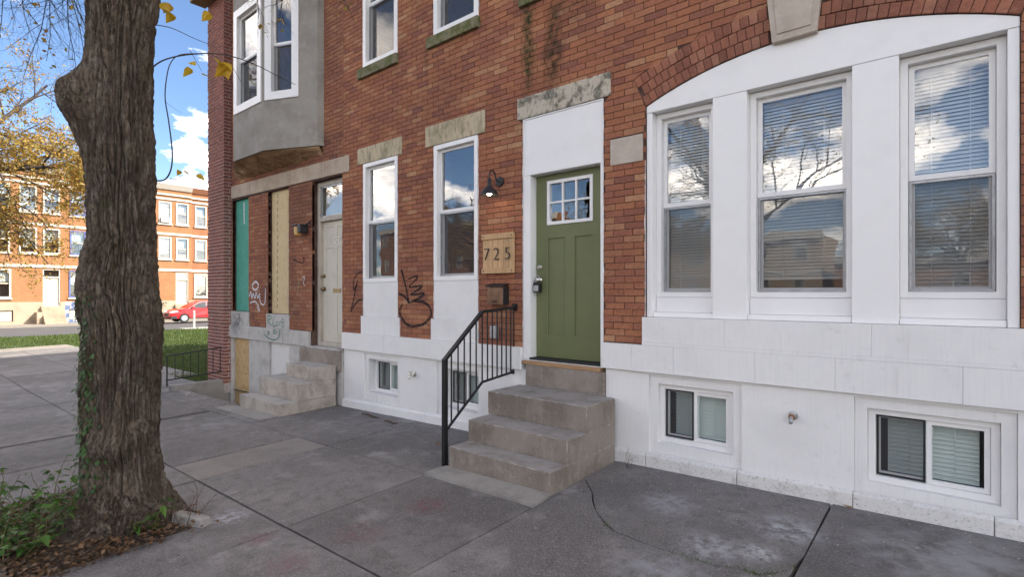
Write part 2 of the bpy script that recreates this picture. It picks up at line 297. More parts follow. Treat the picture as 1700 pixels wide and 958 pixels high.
M = {
 'brick_o': brick_mat('brick piece', WARM, 'object', moss=MOSS), 'brick_a': brick_mat('brick courses', WARM, 'attr', moss=MOSS),
 'brick7_o': brick_mat('old brick piece', [tuple(x*0.88 for x in c) for c in WARM], 'object', soot=0.75), 'brick7_a': brick_mat('old brick courses', [tuple(x*0.88 for x in c) for c in WARM], 'attr', soot=0.75),
 'arch_o': brick_mat('arch brick', [(0.22,0.085,0.055), (0.34,0.13,0.08), (0.40,0.155,0.09), (0.46,0.22,0.14)], 'object', soot=0.5),
 'pier_o': brick_mat('pier brick', [(0.20,0.08,0.07), (0.28,0.10,0.08), (0.34,0.13,0.095), (0.24,0.09,0.085)], 'object', blotam=0.3), 'pier_a': brick_mat('pier brick courses', [(0.20,0.08,0.07), (0.28,0.10,0.08), (0.34,0.13,0.095)], 'attr'),
 'mortar': pm('dark mortar', (0.065,0.034,0.026), 0.95, [(8,(0.16,0.1,0.08),0.6,0.45,0.65)]),
 'mortar_p': pm('pale mortar', (0.50,0.45,0.42), 0.95, [(10,(0.3,0.25,0.23),0.6,0.4,0.65)]),
 'white': pm('white wall paint', (0.80,0.785,0.765), 0.6, [(2.2,(0.72,0.705,0.69),0.7,0.45,0.7), (14,(0.62,0.60,0.57),0.5,0.6,0.75), (70,(0.45,0.43,0.40),0.6,0.68,0.73), (5,(0.60,0.56,0.50),0.5,0.64,0.74,(2,1,0.25)), (30,(0.72,0.71,0.70),0.6,0.5,0.7,(3,1,0.12))], [(25,0.12), (140,0.1)]),
 'vinyl': pm('white vinyl', (0.83,0.815,0.80), 0.35, [(5,(0.75,0.74,0.72),0.5,0.5,0.75)], spec=0.5),
 'plinth': pm('worn painted plinth', (0.70,0.68,0.65), 0.85, [(9,(0.48,0.45,0.42),0.5,0.56,0.68), (45,(0.26,0.24,0.22),0.6,0.58,0.7), (120,(0.2,0.18,0.17),0.5,0.58,0.68)], [(30,0.4)]),
 'lintel': pm('weathered sandstone', (0.52,0.43,0.29), 0.9, [(4,(0.27,0.235,0.15),0.8,0.46,0.62,(1.2,1,0.7)), (18,(0.17,0.16,0.09),0.7,0.52,0.66,(1.2,1,0.4)), (60,(0.58,0.5,0.38),0.5,0.52,0.7)], [(18,0.5), (70,0.5)]),
 'lintel_g': pm('grey weathered stone', (0.50,0.44,0.35), 0.9, [(8,(0.13,0.12,0.09),0.95,0.48,0.60), (26,(0.10,0.10,0.05),0.7,0.55,0.68,(1,1,0.4)), (60,(0.6,0.56,0.5),0.5,0.5,0.7)], [(14,0.6), (60,0.6)]),
 'sill_m': pm('mossy stone sill', (0.20,0.18,0.11), 0.95, [(10,(0.09,0.105,0.03),0.9,0.42,0.6), (30,(0.3,0.27,0.2),0.5,0.55,0.7)], [(30,0.6)]),
 'stone': pm('pale dressed stone', (0.50,0.43,0.36), 0.85, [(6,(0.40,0.33,0.27),0.8,0.42,0.65), (40,(0.58,0.52,0.45),0.4,0.5,0.7)], [(40,0.25)]),
 'stone7': pm('tan band stone', (0.47,0.38,0.29), 0.85, [(3.5,(0.36,0.27,0.20),0.8,0.42,0.65), (30,(0.55,0.47,0.38),0.5,0.5,0.7)], [(40,0.25)], objvar=0.12),
 'stone_g': pm('grey marble belt', (0.50,0.48,0.45), 0.8, [(5,(0.33,0.31,0.29),0.8,0.45,0.68), (40,(0.58,0.56,0.54),0.5,0.5,0.7)], [(30,0.25)], objvar=0.06,
      spots=[(-10.75,0,1.05,0.35,(0.10,0.10,0.10),0.9), (-10.8,-.05,0.9,0.25,(0.14,0.14,0.14),0.8)]),
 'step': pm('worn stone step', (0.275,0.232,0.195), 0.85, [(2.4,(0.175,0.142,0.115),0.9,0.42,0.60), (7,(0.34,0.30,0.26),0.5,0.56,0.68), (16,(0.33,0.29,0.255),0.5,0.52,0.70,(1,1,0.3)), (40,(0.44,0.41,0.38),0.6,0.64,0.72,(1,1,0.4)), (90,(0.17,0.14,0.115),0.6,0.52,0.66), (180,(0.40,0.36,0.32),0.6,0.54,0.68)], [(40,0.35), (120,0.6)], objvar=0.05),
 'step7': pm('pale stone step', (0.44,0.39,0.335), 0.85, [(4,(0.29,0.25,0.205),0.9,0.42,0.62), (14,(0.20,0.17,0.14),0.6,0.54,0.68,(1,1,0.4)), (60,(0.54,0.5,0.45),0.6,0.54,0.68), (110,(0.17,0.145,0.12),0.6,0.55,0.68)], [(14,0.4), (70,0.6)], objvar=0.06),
 'concrete': pm('sidewalk concrete', (0.185,0.170,0.164), 0.9, [(0.7,(0.125,0.115,0.112),0.9,0.42,0.58), (2.6,(0.25,0.235,0.225),0.7,0.52,0.66), (9,(0.115,0.105,0.10),0.7,0.50,0.64), (70,(0.30,0.28,0.265),0.6,0.50,0.66), (120,(0.42,0.40,0.38),0.6,0.58,0.68), (150,(0.06,0.056,0.052),0.7,0.58,0.68), (1.9,(0.36,0.345,0.335),0.5,0.62,0.70), (22,(0.42,0.41,0.40),0.6,0.68,0.73), (13,(0.05,0.045,0.042),0.8,0.71,0.74)],
      [(30,0.35), (160,0.7)], objvar=0.13, spots=[(-3.13,-2.38,None,0.24,(0.20,0.06,0.075),0.45), (-3.1,-1.8,None,0.24,(0.20,0.06,0.075),0.55), (-3.14,-2.9,None,0.22,(0.2,0.06,0.08),0.35), (-3.63,-2.85,None,0.14,(0.2,0.06,0.08),0.55),
      (-4.2,-2.82,None,0.22,(0.5,0.5,0.55),0.6), (-1.65,-0.69,None,0.3,(0.33,0.33,0.35),0.8), (-1.15,-1.2,None,0.28,(0.42,0.42,0.43),0.8), (-0.9,-1.1,None,0.16,(0.5,0.5,0.5),0.9), (-0.83,-0.66,None,0.3,(0.45,0.45,0.46),0.9), (-1.27,-1.64,None,0.4,(0.3,0.3,0.32),0.7), (0.0,-0.6,None,0.75,(0.36,0.355,0.35),0.95), (-7.6,-1.6,None,0.8,(0.30,0.30,0.31),0.6)]),
 'concrete_t': pm('tan patched concrete', (0.245,0.22,0.20), 0.9, [(3,(0.19,0.172,0.158),0.8,0.42,0.62), (70,(0.36,0.33,0.30),0.6,0.5,0.66), (150,(0.08,0.07,0.065),0.6,0.58,0.68)], [(30,0.35), (160,0.7)]),
 'concrete_p': pm('old concrete', (0.31,0.29,0.265), 0.9, [(4,(0.20,0.185,0.17),0.8,0.45,0.65), (60,(0.36,0.35,0.33),0.4,0.5,0.7)], [(30,0.5)]),
 'pale_path': pm('pale path concrete', (0.26,0.23,0.195), 0.9, [(2,(0.20,0.18,0.155),0.7,0.45,0.65)], [(40,0.3)]),
 'asphalt': pm('asphalt', (0.075,0.073,0.075), 0.9, [(0.8,(0.11,0.105,0.10),0.7,0.45,0.65), (90,(0.16,0.15,0.15),0.4,0.55,0.7)], [(120,0.4)]),
 'soil': pm('soil', (0.055,0.040,0.028), 0.95, [(12,(0.10,0.075,0.05),0.8,0.45,0.65), (70,(0.03,0.022,0.016),0.8,0.5,0.7)], [(20,1.0), (80,0.8)]),
 'lawn': pm('lawn turf', (0.062,0.088,0.025), 0.9, [(0.8,(0.10,0.13,0.03),0.8,0.45,0.65), (9,(0.045,0.07,0.015),0.8,0.45,0.65)], [(60,0.8)]),
 'grass': leaf_mat('grass blade', [(0.05,0.085,0.02), (0.075,0.115,0.027), (0.12,0.135,0.04)], 0.3),
 'door_g': pm('olive green door paint', (0.155,0.172,0.076), 0.45, [(3,(0.135,0.15,0.066),0.6,0.45,0.65)], [(90,0.04)]),
 'door_w': pm('dirty cream door', (0.60,0.56,0.47), 0.55, [(4,(0.5,0.45,0.36),0.7,0.5,0.7), (20,(0.38,0.33,0.27),0.5,0.62,0.75)]),
 'frame7': pm('weathered door frame', (0.50,0.45,0.38), 0.8, [(8,(0.36,0.31,0.25),0.8,0.45,0.65,(2,1,0.3))], [(40,0.3)]),
 'black': pm('black iron paint', (0.012,0.012,0.013), 0.38, bump=[(60,0.05)]), 'blackm': pm('matte black metal', (0.018,0.018,0.02), 0.5),
 'rubber': pm('black threshold', (0.02,0.02,0.022), 0.6), 'nickel': pm('satin nickel', (0.62,0.59,0.54), 0.3, metal=1.0), 'brass': pm('aged brass', (0.30,0.22,0.12), 0.45, metal=1.0),
 'bronze': pm('bronze mailbox', (0.20,0.12,0.075), 0.28, [(6,(0.10,0.06,0.045),0.8,0.45,0.65)], metal=0.85),
 'wood': pm('new pine board', (0.56,0.36,0.19), 0.65, [(5,(0.44,0.26,0.12),0.8,0.42,0.65,(7,7,0.6)), (16,(0.32,0.17,0.07),0.5,0.62,0.75,(5,5,0.6))], [(30,0.1,(5,5,0.5))], objvar=0.13),
 'wood_s': pm('raw wood threshold', (0.42,0.25,0.13), 0.7, [(6,(0.27,0.15,0.08),0.8,0.45,0.65,(0.6,5,5))]),
 'osb': pm('osb board', (0.52,0.36,0.17), 0.8, [(18,(0.36,0.22,0.09),0.8,0.48,0.62,(1,1,0.55)), (40,(0.62,0.46,0.25),0.7,0.52,0.68,(1,1,0.5))], [(50,0.3)]),
 'ply': pm('sun bleached sheathing', (0.60,0.47,0.27), 0.8, [(14,(0.50,0.36,0.18),0.7,0.48,0.64,(1.2,1,0.35)), (45,(0.68,0.56,0.36),0.7,0.52,0.68,(1,1,0.5))], [(50,0.25)]),
 'green_ply': pm('green coated sheathing', (0.08,0.33,0.24), 0.75, [(7,(0.12,0.40,0.33),0.7,0.45,0.65), (40,(0.05,0.22,0.15),0.6,0.5,0.65)], [(50,0.2)]),
 'stucco': pm('grey cement stucco', (0.31,0.285,0.25), 0.9, [(2.2,(0.22,0.20,0.175),0.9,0.42,0.64), (7,(0.38,0.355,0.32),0.6,0.52,0.7), (50,(0.25,0.23,0.2),0.4,0.5,0.7)], [(14,0.2), (90,0.35)]),
 'rubble': pm('crumbling brown underside', (0.36,0.23,0.12), 0.95, [(6,(0.20,0.12,0.06),0.9,0.42,0.62), (20,(0.55,0.42,0.28),0.7,0.55,0.7)], [(12,1.0), (45,0.8)]),
 'bark': pm('bark', (0.22,0.165,0.118), 0.95, [(2.2,(0.105,0.068,0.045),0.9,0.42,0.60), (18,(0.31,0.26,0.20),0.9,0.48,0.62,(1,1,0.3)), (6,(0.10,0.105,0.045),0.6,0.55,0.68), (50,(0.06,0.042,0.032),0.8,0.48,0.62,(1,1,0.45)), (70,(0.33,0.31,0.25),0.6,0.62,0.70)], [(34,1.0,(1,1,0.35)), (120,1.0)], dist=0.03),
 'scar': pm('healed limb scar', (0.16,0.115,0.085), 0.95, [(14,(0.07,0.05,0.035),0.9,0.42,0.62)], [(30,0.9)]),
 'twig': pm('dark twig bark', (0.05,0.038,0.034), 0.85), 'twig_w': pm('brown twig bark', (0.10,0.065,0.045), 0.85), 'stem_g': pm('weed stem', (0.10,0.09,0.035), 0.8),
 'leaf_y': leaf_mat('yellow leaf', [(0.50,0.30,0.02), (0.62,0.42,0.03), (0.40,0.25,0.03)], 0.4, 'object'),
 'leaf_g': leaf_mat('green weed leaf', [(0.035,0.095,0.016), (0.06,0.15,0.024), (0.11,0.20,0.035), (0.045,0.085,0.02), (0.09,0.10,0.03)], 0.35, 'object'),
 'ivy': leaf_mat('ivy leaf', [(0.02,0.055,0.014), (0.04,0.09,0.02), (0.07,0.13,0.035)], 0.2),
 'autumn': leaf_mat('autumn foliage', [(0.20,0.15,0.03), (0.42,0.28,0.05), (0.50,0.30,0.06), (0.34,0.17,0.05), (0.28,0.24,0.06), (0.55,0.40,0.12)], 0.4),
 'litter': leaf_mat('dry litter', [(0.06,0.034,0.018), (0.11,0.06,0.03), (0.19,0.11,0.055), (0.035,0.022,0.015)], 0.1),
 'glass': glass_mat('window glass', 0.165, wav=0.02, wsc=2.0), 'glass_lo': glass_mat('lower sash glass', 0.14, wav=0.02, wsc=2.0, tint=(0.85,0.88,0.88)), 'glass_b': glass_mat('basement glass', 0.05, tint=(0.88,0.95,0.93)), 'glass_far': glass_mat('far window glass', 0.16, tint=(0.7,0.75,0.75)),
 'screen': veil_mat('insect screen', (0.11,0.11,0.115), 0.32), 'blind': pm('white blind slat', (0.80,0.80,0.78), 0.5),
 'graf': veil_mat('black spray paint', (0.028,0.027,0.03), 0.85, nz=(40,0.28,0.5)), 'graf_w': veil_mat('white spray paint', (0.72,0.72,0.75), 0.9, nz=(40,0.28,0.5)), 'graf_g': veil_mat('green marker paint', (0.04,0.20,0.13), 0.9, nz=(50,0.25,0.45)), 'graf_y': veil_mat('faded yellow paint', (0.5,0.42,0.22), 0.7, nz=(40,0.35,0.55)),
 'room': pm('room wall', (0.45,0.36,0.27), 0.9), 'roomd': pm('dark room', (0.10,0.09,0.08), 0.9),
 'far_o': far_brick('far orange brick', (0.35,0.15,0.055), (0.27,0.11,0.042), (0.30,0.20,0.12), 0), 'far_r': far_brick('far red brick', (0.32,0.125,0.05), (0.25,0.095,0.038), (0.28,0.18,0.11), 0),
 'upper': far_brick('upper storey brick', (0.36,0.135,0.075), (0.28,0.10,0.06), (0.12,0.06,0.045), 0),
 'beige': pm('beige render', (0.42,0.31,0.20), 0.9, [(1.5,(0.33,0.24,0.15),0.7,0.45,0.65)]), 'trim_f': pm('far white trim', (0.50,0.46,0.39), 0.7), 'stone_f': pm('far base stone', (0.36,0.29,0.21), 0.9, [(1.2,(0.26,0.20,0.14),0.8,0.45,0.65)], [(8,0.6)]), 'trim_b': pm('blue window trim', (0.10,0.12,0.28), 0.6),
 'cornice_w': pm('white cornice', (0.58,0.53,0.46), 0.7), 'cornice_r': pm('red brown cornice', (0.30,0.13,0.07), 0.8), 'wood_d': pm('brown eave boards', (0.20,0.12,0.06), 0.8),
 'roof': pm('roof felt', (0.10,0.10,0.10), 0.9), 'tag_b': pm('blue painted stone', (0.10,0.14,0.26), 0.85, [(3,(0.5,0.45,0.36),0.9,0.48,0.56)]),
 'red': pm('red car paint', (0.52,0.012,0.014), 0.22, spec=0.6), 'tyre': pm('tyre rubber', (0.02,0.02,0.02), 0.8), 'alloy': pm('alloy rim', (0.6,0.6,0.62), 0.3, metal=0.9), 'cglass': pm('car glass', (0.02,0.025,0.03), 0.05, spec=0.9), 'plast': pm('black plastic trim', (0.025,0.025,0.027), 0.6), 'lens': pm('lamp lens', (0.75,0.75,0.78), 0.12, spec=0.8),
 'amber': pm('amber lamp glass', (0.55,0.33,0.10), 0.3), 'galv': pm('galvanised steel', (0.42,0.43,0.44), 0.45, [(14,(0.3,0.3,0.31),0.6,0.45,0.6)], metal=0.7), 'rust': pm('rusty brass', (0.30,0.14,0.07), 0.6, metal=0.4), 'cream': pm('cream plate', (0.72,0.68,0.58), 0.6), 'orange_leaf': pm('fallen leaf', (0.50,0.24,0.05), 0.7), 'sign': pm('post paint', (0.5,0.48,0.45), 0.6), 'red_dull': pm('dull maroon bush', (0.14,0.04,0.035), 0.9),
}
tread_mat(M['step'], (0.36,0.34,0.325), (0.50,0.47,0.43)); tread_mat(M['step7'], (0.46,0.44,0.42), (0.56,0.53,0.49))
def emit(name, col, st):
    m, t, b, o = newmat(name); b.inputs['Base Color'].default_value = c4(col); b.inputs['Emission Color'].default_value = c4(col); b.inputs['Emission Strength'].default_value = st; return m
M['bulb'] = emit('lit bulb', (1.0,0.83,0.55), 7.0)

# ------------------------------------------------------------------ ground, pavements, streets
HOLE = (-11.15, -8.5, -0.85, 0.0)
def sheet(name, xs, ys, dz, mat, skip=None):
    mb = MB(); idx = {}; vs = []; fs = []
    def V(i, j):
        if (i, j) not in idx: idx[i, j] = len(vs); vs.append((xs[i], ys[j], gz(xs[i], ys[j]) + dz))
        return idx[i, j]
    for i in range(len(xs)-1):
        for j in range(len(ys)-1):
            if skip and skip((xs[i]+xs[i+1])/2, (ys[j]+ys[j+1])/2): continue
            fs.append((V(i,j), V(i+1,j), V(i+1,j+1), V(i,j+1)))
    mb.add(vs, fs); o = mb.build(name, mat); o['kind'] = 'structure'; return o
inhole = lambda x, y: HOLE[0] < x < HOLE[1] and HOLE[2] < y < HOLE[3]
sheet('ground', [-900,-400,-120,-60,-30,-14,-11.15,-8.5,15,60,900], [-900,-300,-60,-6,-0.85,0,30,300,900], -0.125, M['soil'], inhole)
sheet('cross_street', [-49,-42,-35], [-120,-6,0,120], -0.10, M['asphalt'])
sheet('street', [-35,-30,-14,15,60], [-19,-6.0], -0.105, M['asphalt'])
sheet('lawn', [-34.8,-30,-27,-14,-11.9], [-5.8,0.2,30], -0.03, M['lawn'], lambda x, y: x > -27 and y < 0.2)
sheet('garden_strip', [-14.2,-14.0,-11.62], [-0.28,0.2], -0.034, M['lawn'])
sheet('path', [-27,-25.2], [-5.8,0.2], -0.012, M['pale_path'])
far_pave = sheet('far_pavement', [-52.5,-49.1], [-60,-6,0,60], 0.03, M['pale_path'])
k = MB(); k.box(-49.1,-48.95,-60,60,gz(-49,5)-0.3,gz(-49,5)+0.02); o = k.build('far_kerb', M['pale_path'], far_pave)
sheet('opposite_pavement', [-35,-30,-14,15,60], [-23,-19.1], 0.02, M['pale_path'])
pave = sheet('sidewalk', [-25.2,-14,-11.15,-8.5,4.1], [-5.8,-0.85,-0.2], -0.085, M['soil'], lambda x, y: inhole(x, y))
def slab(poly, mat='concrete', g=0.008):
    cx = sum(p[0] for p in poly)/len(poly); cy = sum(p[1] for p in poly)/len(poly)
    a = 0
    for p, q in zip(poly, poly[1:]+poly[:1]): a += p[0]*q[1]-q[0]*p[1]
    if a < 0: poly = poly[::-1]
    dz = rng.uniform(-0.003, 0.003)
    q = [(x + (g if x < cx else -g), y + (g if y < cy else -g)) for x, y in poly]
    return MB().slab(q, lambda x, y: gz(x, y) + dz, 0.08).build('slab', M[mat], pave, bevel=0.003, seg=1)
XC = [-25.2,-23.6,-21.9,-20.2,-18.5,-16.8,-15.1,-13.4,-11.62,-10.1,-8.6,-7.15,-5.95,-5.3,-3.65,-2.42,-0.68,0.9,2.5,4.1]
YR = [-0.0,-1.34,-2.65,-4.0,-5.8]
CRACK = [(-2.308,-0.745), (-2.2,-0.86), (-2.135,-0.964), (-2.001,-1.145), (-1.857,-1.265), (-1.743,-1.343), (-1.555,-1.375), (-1.379,-1.396), (-1.19,-1.395), (-1.049,-1.395), (-0.945,-1.351), (-0.831,-1.355), (-0.74,-1.257), (-0.70,-1.13)]
for i in range(len(XC)-1):
    x0, x1 = XC[i], XC[i+1]
    for j in range(4):
        y1, y0 = YR[j], YR[j+1]
        if j == 0 and x1 <= -11.5: y1 = -0.3 if x0 > -14.2 else 0.2
        if x0 == -2.42 and j < 2: continue
        if x0 >= -0.7 and j == 1: continue
        if x0 >= -0.7 and j == 0: y0 = -2.65
        if j == 0 and x0 == -10.1: continue
        if j == 0 and x0 == -11.62:
            slab([(-11.62,-1.34), (-11.15,-1.34), (-11.15,0), (-11.62,0)], 'concrete_p'); slab([(-11.15,-1.34), (-8.5,-1.34), (-8.5,-0.85), (-11.15,-0.85)]); continue
        if j == 0 and x0 == -8.6: x0 = -8.5
        if j == 2 and x0 == -5.95: slab([(x0,-2.95), (x1,-2.95), (x1,y1), (x0,y1)]); continue
        if j == 2 and x0 == -5.3: slab([(-4.2,y0), (x1,y0), (x1,y1), (x0,y1), (x0,-2.95), (-4.2,-2.95)]); continue
        slab([(x0,y0), (x1,y0), (x1,y1), (x0,y1)], 'concrete_t' if (x0 == -5.95 and j == 1) else 'concrete')
slab([(-2.42,0), (-2.42,-0.62)] + CRACK + [(-0.68,-0.976), (-0.69,0)], g=0.0)
slab([(-2.42,-2.65), (-2.42,-0.63)] + [(x-0.004-0.003*math.sin(x*17), y-0.007-0.005*math.sin(x*23)) for x, y in CRACK] + [(-0.695,-1.15), (-0.695,-2.65)], g=0.0)
kerb = MB().slab([(-25.2,-5.97), (4.1,-5.97), (4.1,-5.81), (-25.2,-5.81)], lambda x, y: gz(x, y), 0.3).build('kerb', M['concrete_p'], bevel=0.02); kerb['kind'] = 'structure'
pit = sheet('tree_pit', [-5.94+0.2*i for i in range(9)] + [-4.2], [-3.99+0.13*i for i in range(9)], -0.035, M['soil'])
for v in pit.data.vertices:
    p = v.co + Vector(pit.location); d = math.hypot(p.x+4.78, p.y+3.35)
    v.co.z += 0.10*math.exp(-(d/0.5)**2) + 0.04*(noise.noise(p*7))

# ------------------------------------------------------------------ brick laying
FULL = {}
def full_mesh(L, Hh, mat):
    key = (round(L, 4), round(Hh, 4), mat.name, rng.randrange(8))
    if key not in FULL:
        j = lambda: rng.uniform(-0.0012, 0.0012)
        c = [(-L/2+j(),j(),j()), (L/2+j(),j(),j()), (L/2,0.05,0), (-L/2,0.05,0), (-L/2+j(),j(),Hh+j()), (L/2+j(),j(),Hh+j()), (L/2,0.05,Hh), (-L/2,0.05,Hh)]
        FULL[key] = MB().hexa(c).mesh('brick', mat, (0,0,0))
    return FULL[key]
def lay(parent, segs, z0, z1, course, blen, joint, mo, ma, T=None, limit=300, seen=None, y=0.0, phase=0.0):
    """segs(z) gives the free spans at a height; a course keeps its spans' slanted ends. The largest in view become parts, the rest one part of kind stuff."""
    out = []; n = int(round((z1-z0)/course))
    for r in range(n):
        a, b = z0 + r*course, z0 + (r+1)*course - joint
        sa, sb, sm = segs(a+0.001), segs(b-0.001), segs((a+b)/2)
        if not (len(sa) == len(sb) == len(sm)): sa = sb = sm
        sh = (0.5*blen if r % 2 else 0) + rng.uniform(-0.012, 0.012) + phase
        for (la, ra), (lb, rb) in zip(sa, sb):
            L, Rr = min(la, lb), max(ra, rb)
            k = math.floor((L - sh)/blen)
            x = sh + k*blen
            while x < Rr:
                jx = joint + rng.uniform(-0.001, 0.0015)
                xa0, xa1 = max(x, la), min(x+blen-jx, ra); xb0, xb1 = max(x, lb), min(x+blen-jx, rb)
                if xa1-xa0 > 0.02 and xb1-xb0 > 0.02: out.append((xa0, xa1, xb0, xb1, a, b))
                elif max(xa1-xa0, xb1-xb0) > 0.02: out.append((min(xa0, xa1), max(xa0, xa1), min(xb0, xb1), max(xb0, xb1), a, b))
                x += blen
    def size(q):
        P = (lambda x, z: T(x, y, z)) if T else (lambda x, z: (x, y, z))
        p1, p2 = pxy(*P(q[0], q[4])), pxy(*P(q[1], q[5]))
        if not p1 or not p2 or p1[0] < 3 or p2[0] > 1697 or p1[1] < 5 or p2[1] < 5: return 0
        if seen and not seen(p1[0], p1[1]): return 0
        return abs(p1[0]-p2[0])*abs(q[5]-q[4])/p1[2]
    out.sort(key=size, reverse=True)
    mb = MB(T)
    for i, q in enumerate(out):
        dy = rng.uniform(-0.0015, 0.0015); w = q[1]-q[0]
        if i < limit and size(q) > 0:
            if T is None and abs(w-(blen-joint)) < 0.003 and abs(q[0]-q[2]) < 1e-6 and abs(q[1]-q[3]) < 1e-6:
                o = bpy.data.objects.new('brick', full_mesh(blen-joint, course-joint, mo)); put(o, parent, ((q[0]+q[1])/2, y+dy, q[4]))
            else:
                m2 = MB(T); m2.hexa([(q[0],y+dy,q[4]), (q[1],y+dy,q[4]), (q[1],y+.05,q[4]), (q[0],y+.05,q[4]), (q[2],y+dy,q[5]), (q[3],y+dy,q[5]), (q[3],y+.05,q[5]), (q[2],y+.05,q[5])])
                m2.build('brick', mo, parent, fix=False)
        else:
            j = lambda: rng.uniform(-0.0012, 0.0012)
            mb.hexa([(q[0],y+dy+j(),q[4]), (q[1],y+dy+j(),q[4]), (q[1],y+.05,q[4]), (q[0],y+.05,q[4]), (q[2],y+dy+j(),q[5]), (q[3],y+dy+j(),q[5]), (q[3],y+.05,q[5]), (q[2],y+.05,q[5])], rng.random()*0.999+0.0005)
    if mb.v:
        o = mb.build('brickwork', ma, parent, fix=False); o['kind'] = 'stuff'
def spans(x0, x1, blocks):
    def f(z):
        cut = []
        for b in blocks:
            if callable(b):
                r = b(z)
                if r: cut.append(r)
            elif b[2] < z < b[3]: cut.append((b[0], b[1]))
        cut.sort(); res = []; x = x0
        for a, b in cut:
            if a > x: res.append((x, a))
            x = max(x, b)
        if x < x1: res.append((x, x1))
        return res
    return f

# ------------------------------------------------------------------ windows
def blinds(parent, x0, x1, z0, z1, y, T=None, pitch=0.027, tilt=0.95):
    mb = MB(T); z = z0
    mb.box(x0, x1, y-0.012, y+0.012, z0-0.018, z0-0.004)
    while z < z1:
        mb.hexa([(x0,y-0.0135,z-tilt*0.0135), (x1,y-0.0135,z-tilt*0.0135), (x1,y+0.0135,z+tilt*0.0135), (x0,y+0.0135,z+tilt*0.0135),
                 (x0,y-0.0135,z-tilt*0.0135+0.0012), (x1,y-0.0135,z-tilt*0.0135+0.0012), (x1,y+0.0135,z+tilt*0.0135+0.0012), (x0,y+0.0135,z+tilt*0.0135+0.0012)])
        z += pitch
    mb.box(x0, x1, y-0.015, y+0.015, z1, z1+0.03)
    for k in (0.25, 0.75):
        xx = x0 + (x1-x0)*k; mb.box(xx-0.002, xx+0.002, y-0.018, y-0.016, z0, z1)
    o = mb.build('blind', M['blind'], parent, fix=False); o['kind'] = 'stuff'; return o
def window(parent, x0, x1, z0, z1, y, cas=0.05, mid=None, blind=None, T=None, frame='vinyl', screen=True, proud=0.012, name='window'):
    mid = mid if mid is not None else (z0+z1)/2
    w = MB(T).ring(x0, x1, z0, z1, cas, y-proud, y+0.11).build(name, M[frame], parent, bevel=0.003)
    a, b, c, d = x0+cas+.001, x1-cas-.001, z0+cas+.001, z1-cas-.001; s = 0.034
    MB(T).ring(a, b, mid-0.02, d, s, y+0.045, y+0.07, wb=0.04).build('sash', M['vinyl'], w, bevel=0.003)
    MB(T).ring(a, b, c, mid+0.018, s, y+0.073, y+0.098).build('sash', M['vinyl'], w, bevel=0.003)
    MB(T).quad((a+s-.004,y+.058,mid+.01), (b-s+.004,y+.058,mid+.01), (b-s+.004,y+.058,d-s+.004), (a+s-.004,y+.058,d-s+.004)).build('pane', M['glass'], w)
    MB(T).quad((a+s-.004,y+.086,c+s-.004), (b-s+.004,y+.086,c+s-.004), (b-s+.004,y+.086,mid), (a+s-.004,y+.086,mid)).build('pane', M['glass_lo'], w)
    if screen:
        MB(T).ring(a+.002, b-.002, c+.002, mid-.022, 0.016, y+0.05, y+0.062).build('screen_frame', M['galv'], w)
        MB(T).quad((a+.012,y+.056,c+.012), (b-.012,y+.056,c+.012), (b-.012,y+.056,mid-.03), (a+.012,y+.056,mid-.03)).build('insect_screen', M['screen'], w)
    if blind: blinds(w, a+.02, b-.02, blind, d-0.05, y+0.16, T)
    return w
def slider(parent, x0, x1, z0, z1, y, cas=0.05, blind=True, gap=(0.0, 0.0)):
    w = MB().ring(x0, x1, z0, z1, cas, y-.01, y+.09).build('basement_window', M['vinyl'], parent, bevel=0.003)
    m = (x0+x1)/2; a, b, c, d = x0+cas+.001, x1-cas-.001, z0+cas+.001, z1-cas-.001
    MB().ring(a, m+.012, c, d, 0.024, y+.035, y+.058).build('sash', M['vinyl'], w, bevel=0.002); MB().ring(m-.022, b, c, d, 0.03, y+.01, y+.034).build('sash', M['vinyl'], w, bevel=0.002)
    MB().quad((a+.02,y+.047,c+.02), (m-.01,y+.047,c+.02), (m-.01,y+.047,d-.02), (a+.02,y+.047,d-.02)).build('pane', M['glass_b'], w)
    MB().quad((m,y+.022,c+.026), (b-.026,y+.022,c+.026), (b-.026,y+.022,d-.026), (m,y+.022,d-.026)).build('pane', M['glass_b'], w)
    MB().ring(a+.003, m-.026, c+.003, d-.003, 0.012, y+.012, y+.022).build('screen_frame', M['blackm'], w)
    MB().quad((a+.012,y+.017,c+.012), (m-.03,y+.017,c+.012), (m-.03,y+.017,d-.012), (a+.012,y+.017,d-.012)).build('insect_screen', M['screen'], w)
    if blind: blinds(w, a+gap[0], b-gap[1], c+.03, d-.035, y+.13, pitch=0.030)
    return w

# ------------------------------------------------------------------ the house at number 725
H5 = thing('row_house', 'brick row house numbered 725 with olive green door and white arched triple window', 'house', (-3.0, 0, 0))
X5a, X5b = -7.1, 1.0
ACX, ACZ, AR0, AR1 = -0.92, 0.48, 3.09, 3.39; AH = 1.24
A0 = math.asin(AH/AR0); ZS = ACZ + AR0*math.cos(A0); ZE = ACZ + AR1*math.cos(A0); XE = AR1*math.sin(A0)
def arch_block(z):
    if z < 1.36: return None
    if z < ZS: h = AH
    elif z < ZE: h = AH + (XE-AH)*(z-ZS)/(ZE-ZS)
    elif z < ACZ+AR1: h = math.sqrt(max(0, AR1**2-(z-ACZ)**2))
    else: return None
    return (ACX-h-0.004, ACX+h+0.004)
def key_block(z):
    if not 3.7 < z < 4.06: return None
    h = 0.155 + (z-3.56)*0.10; return (-0.93-h-.004, -0.93+h+.004)
DOOR = (-3.6, -2.605, 0.6, 3.495)
W1 = (-6.58, -5.785, 1.0, 3.47); W2 = (-5.05, -4.28, 1.0, 3.46)
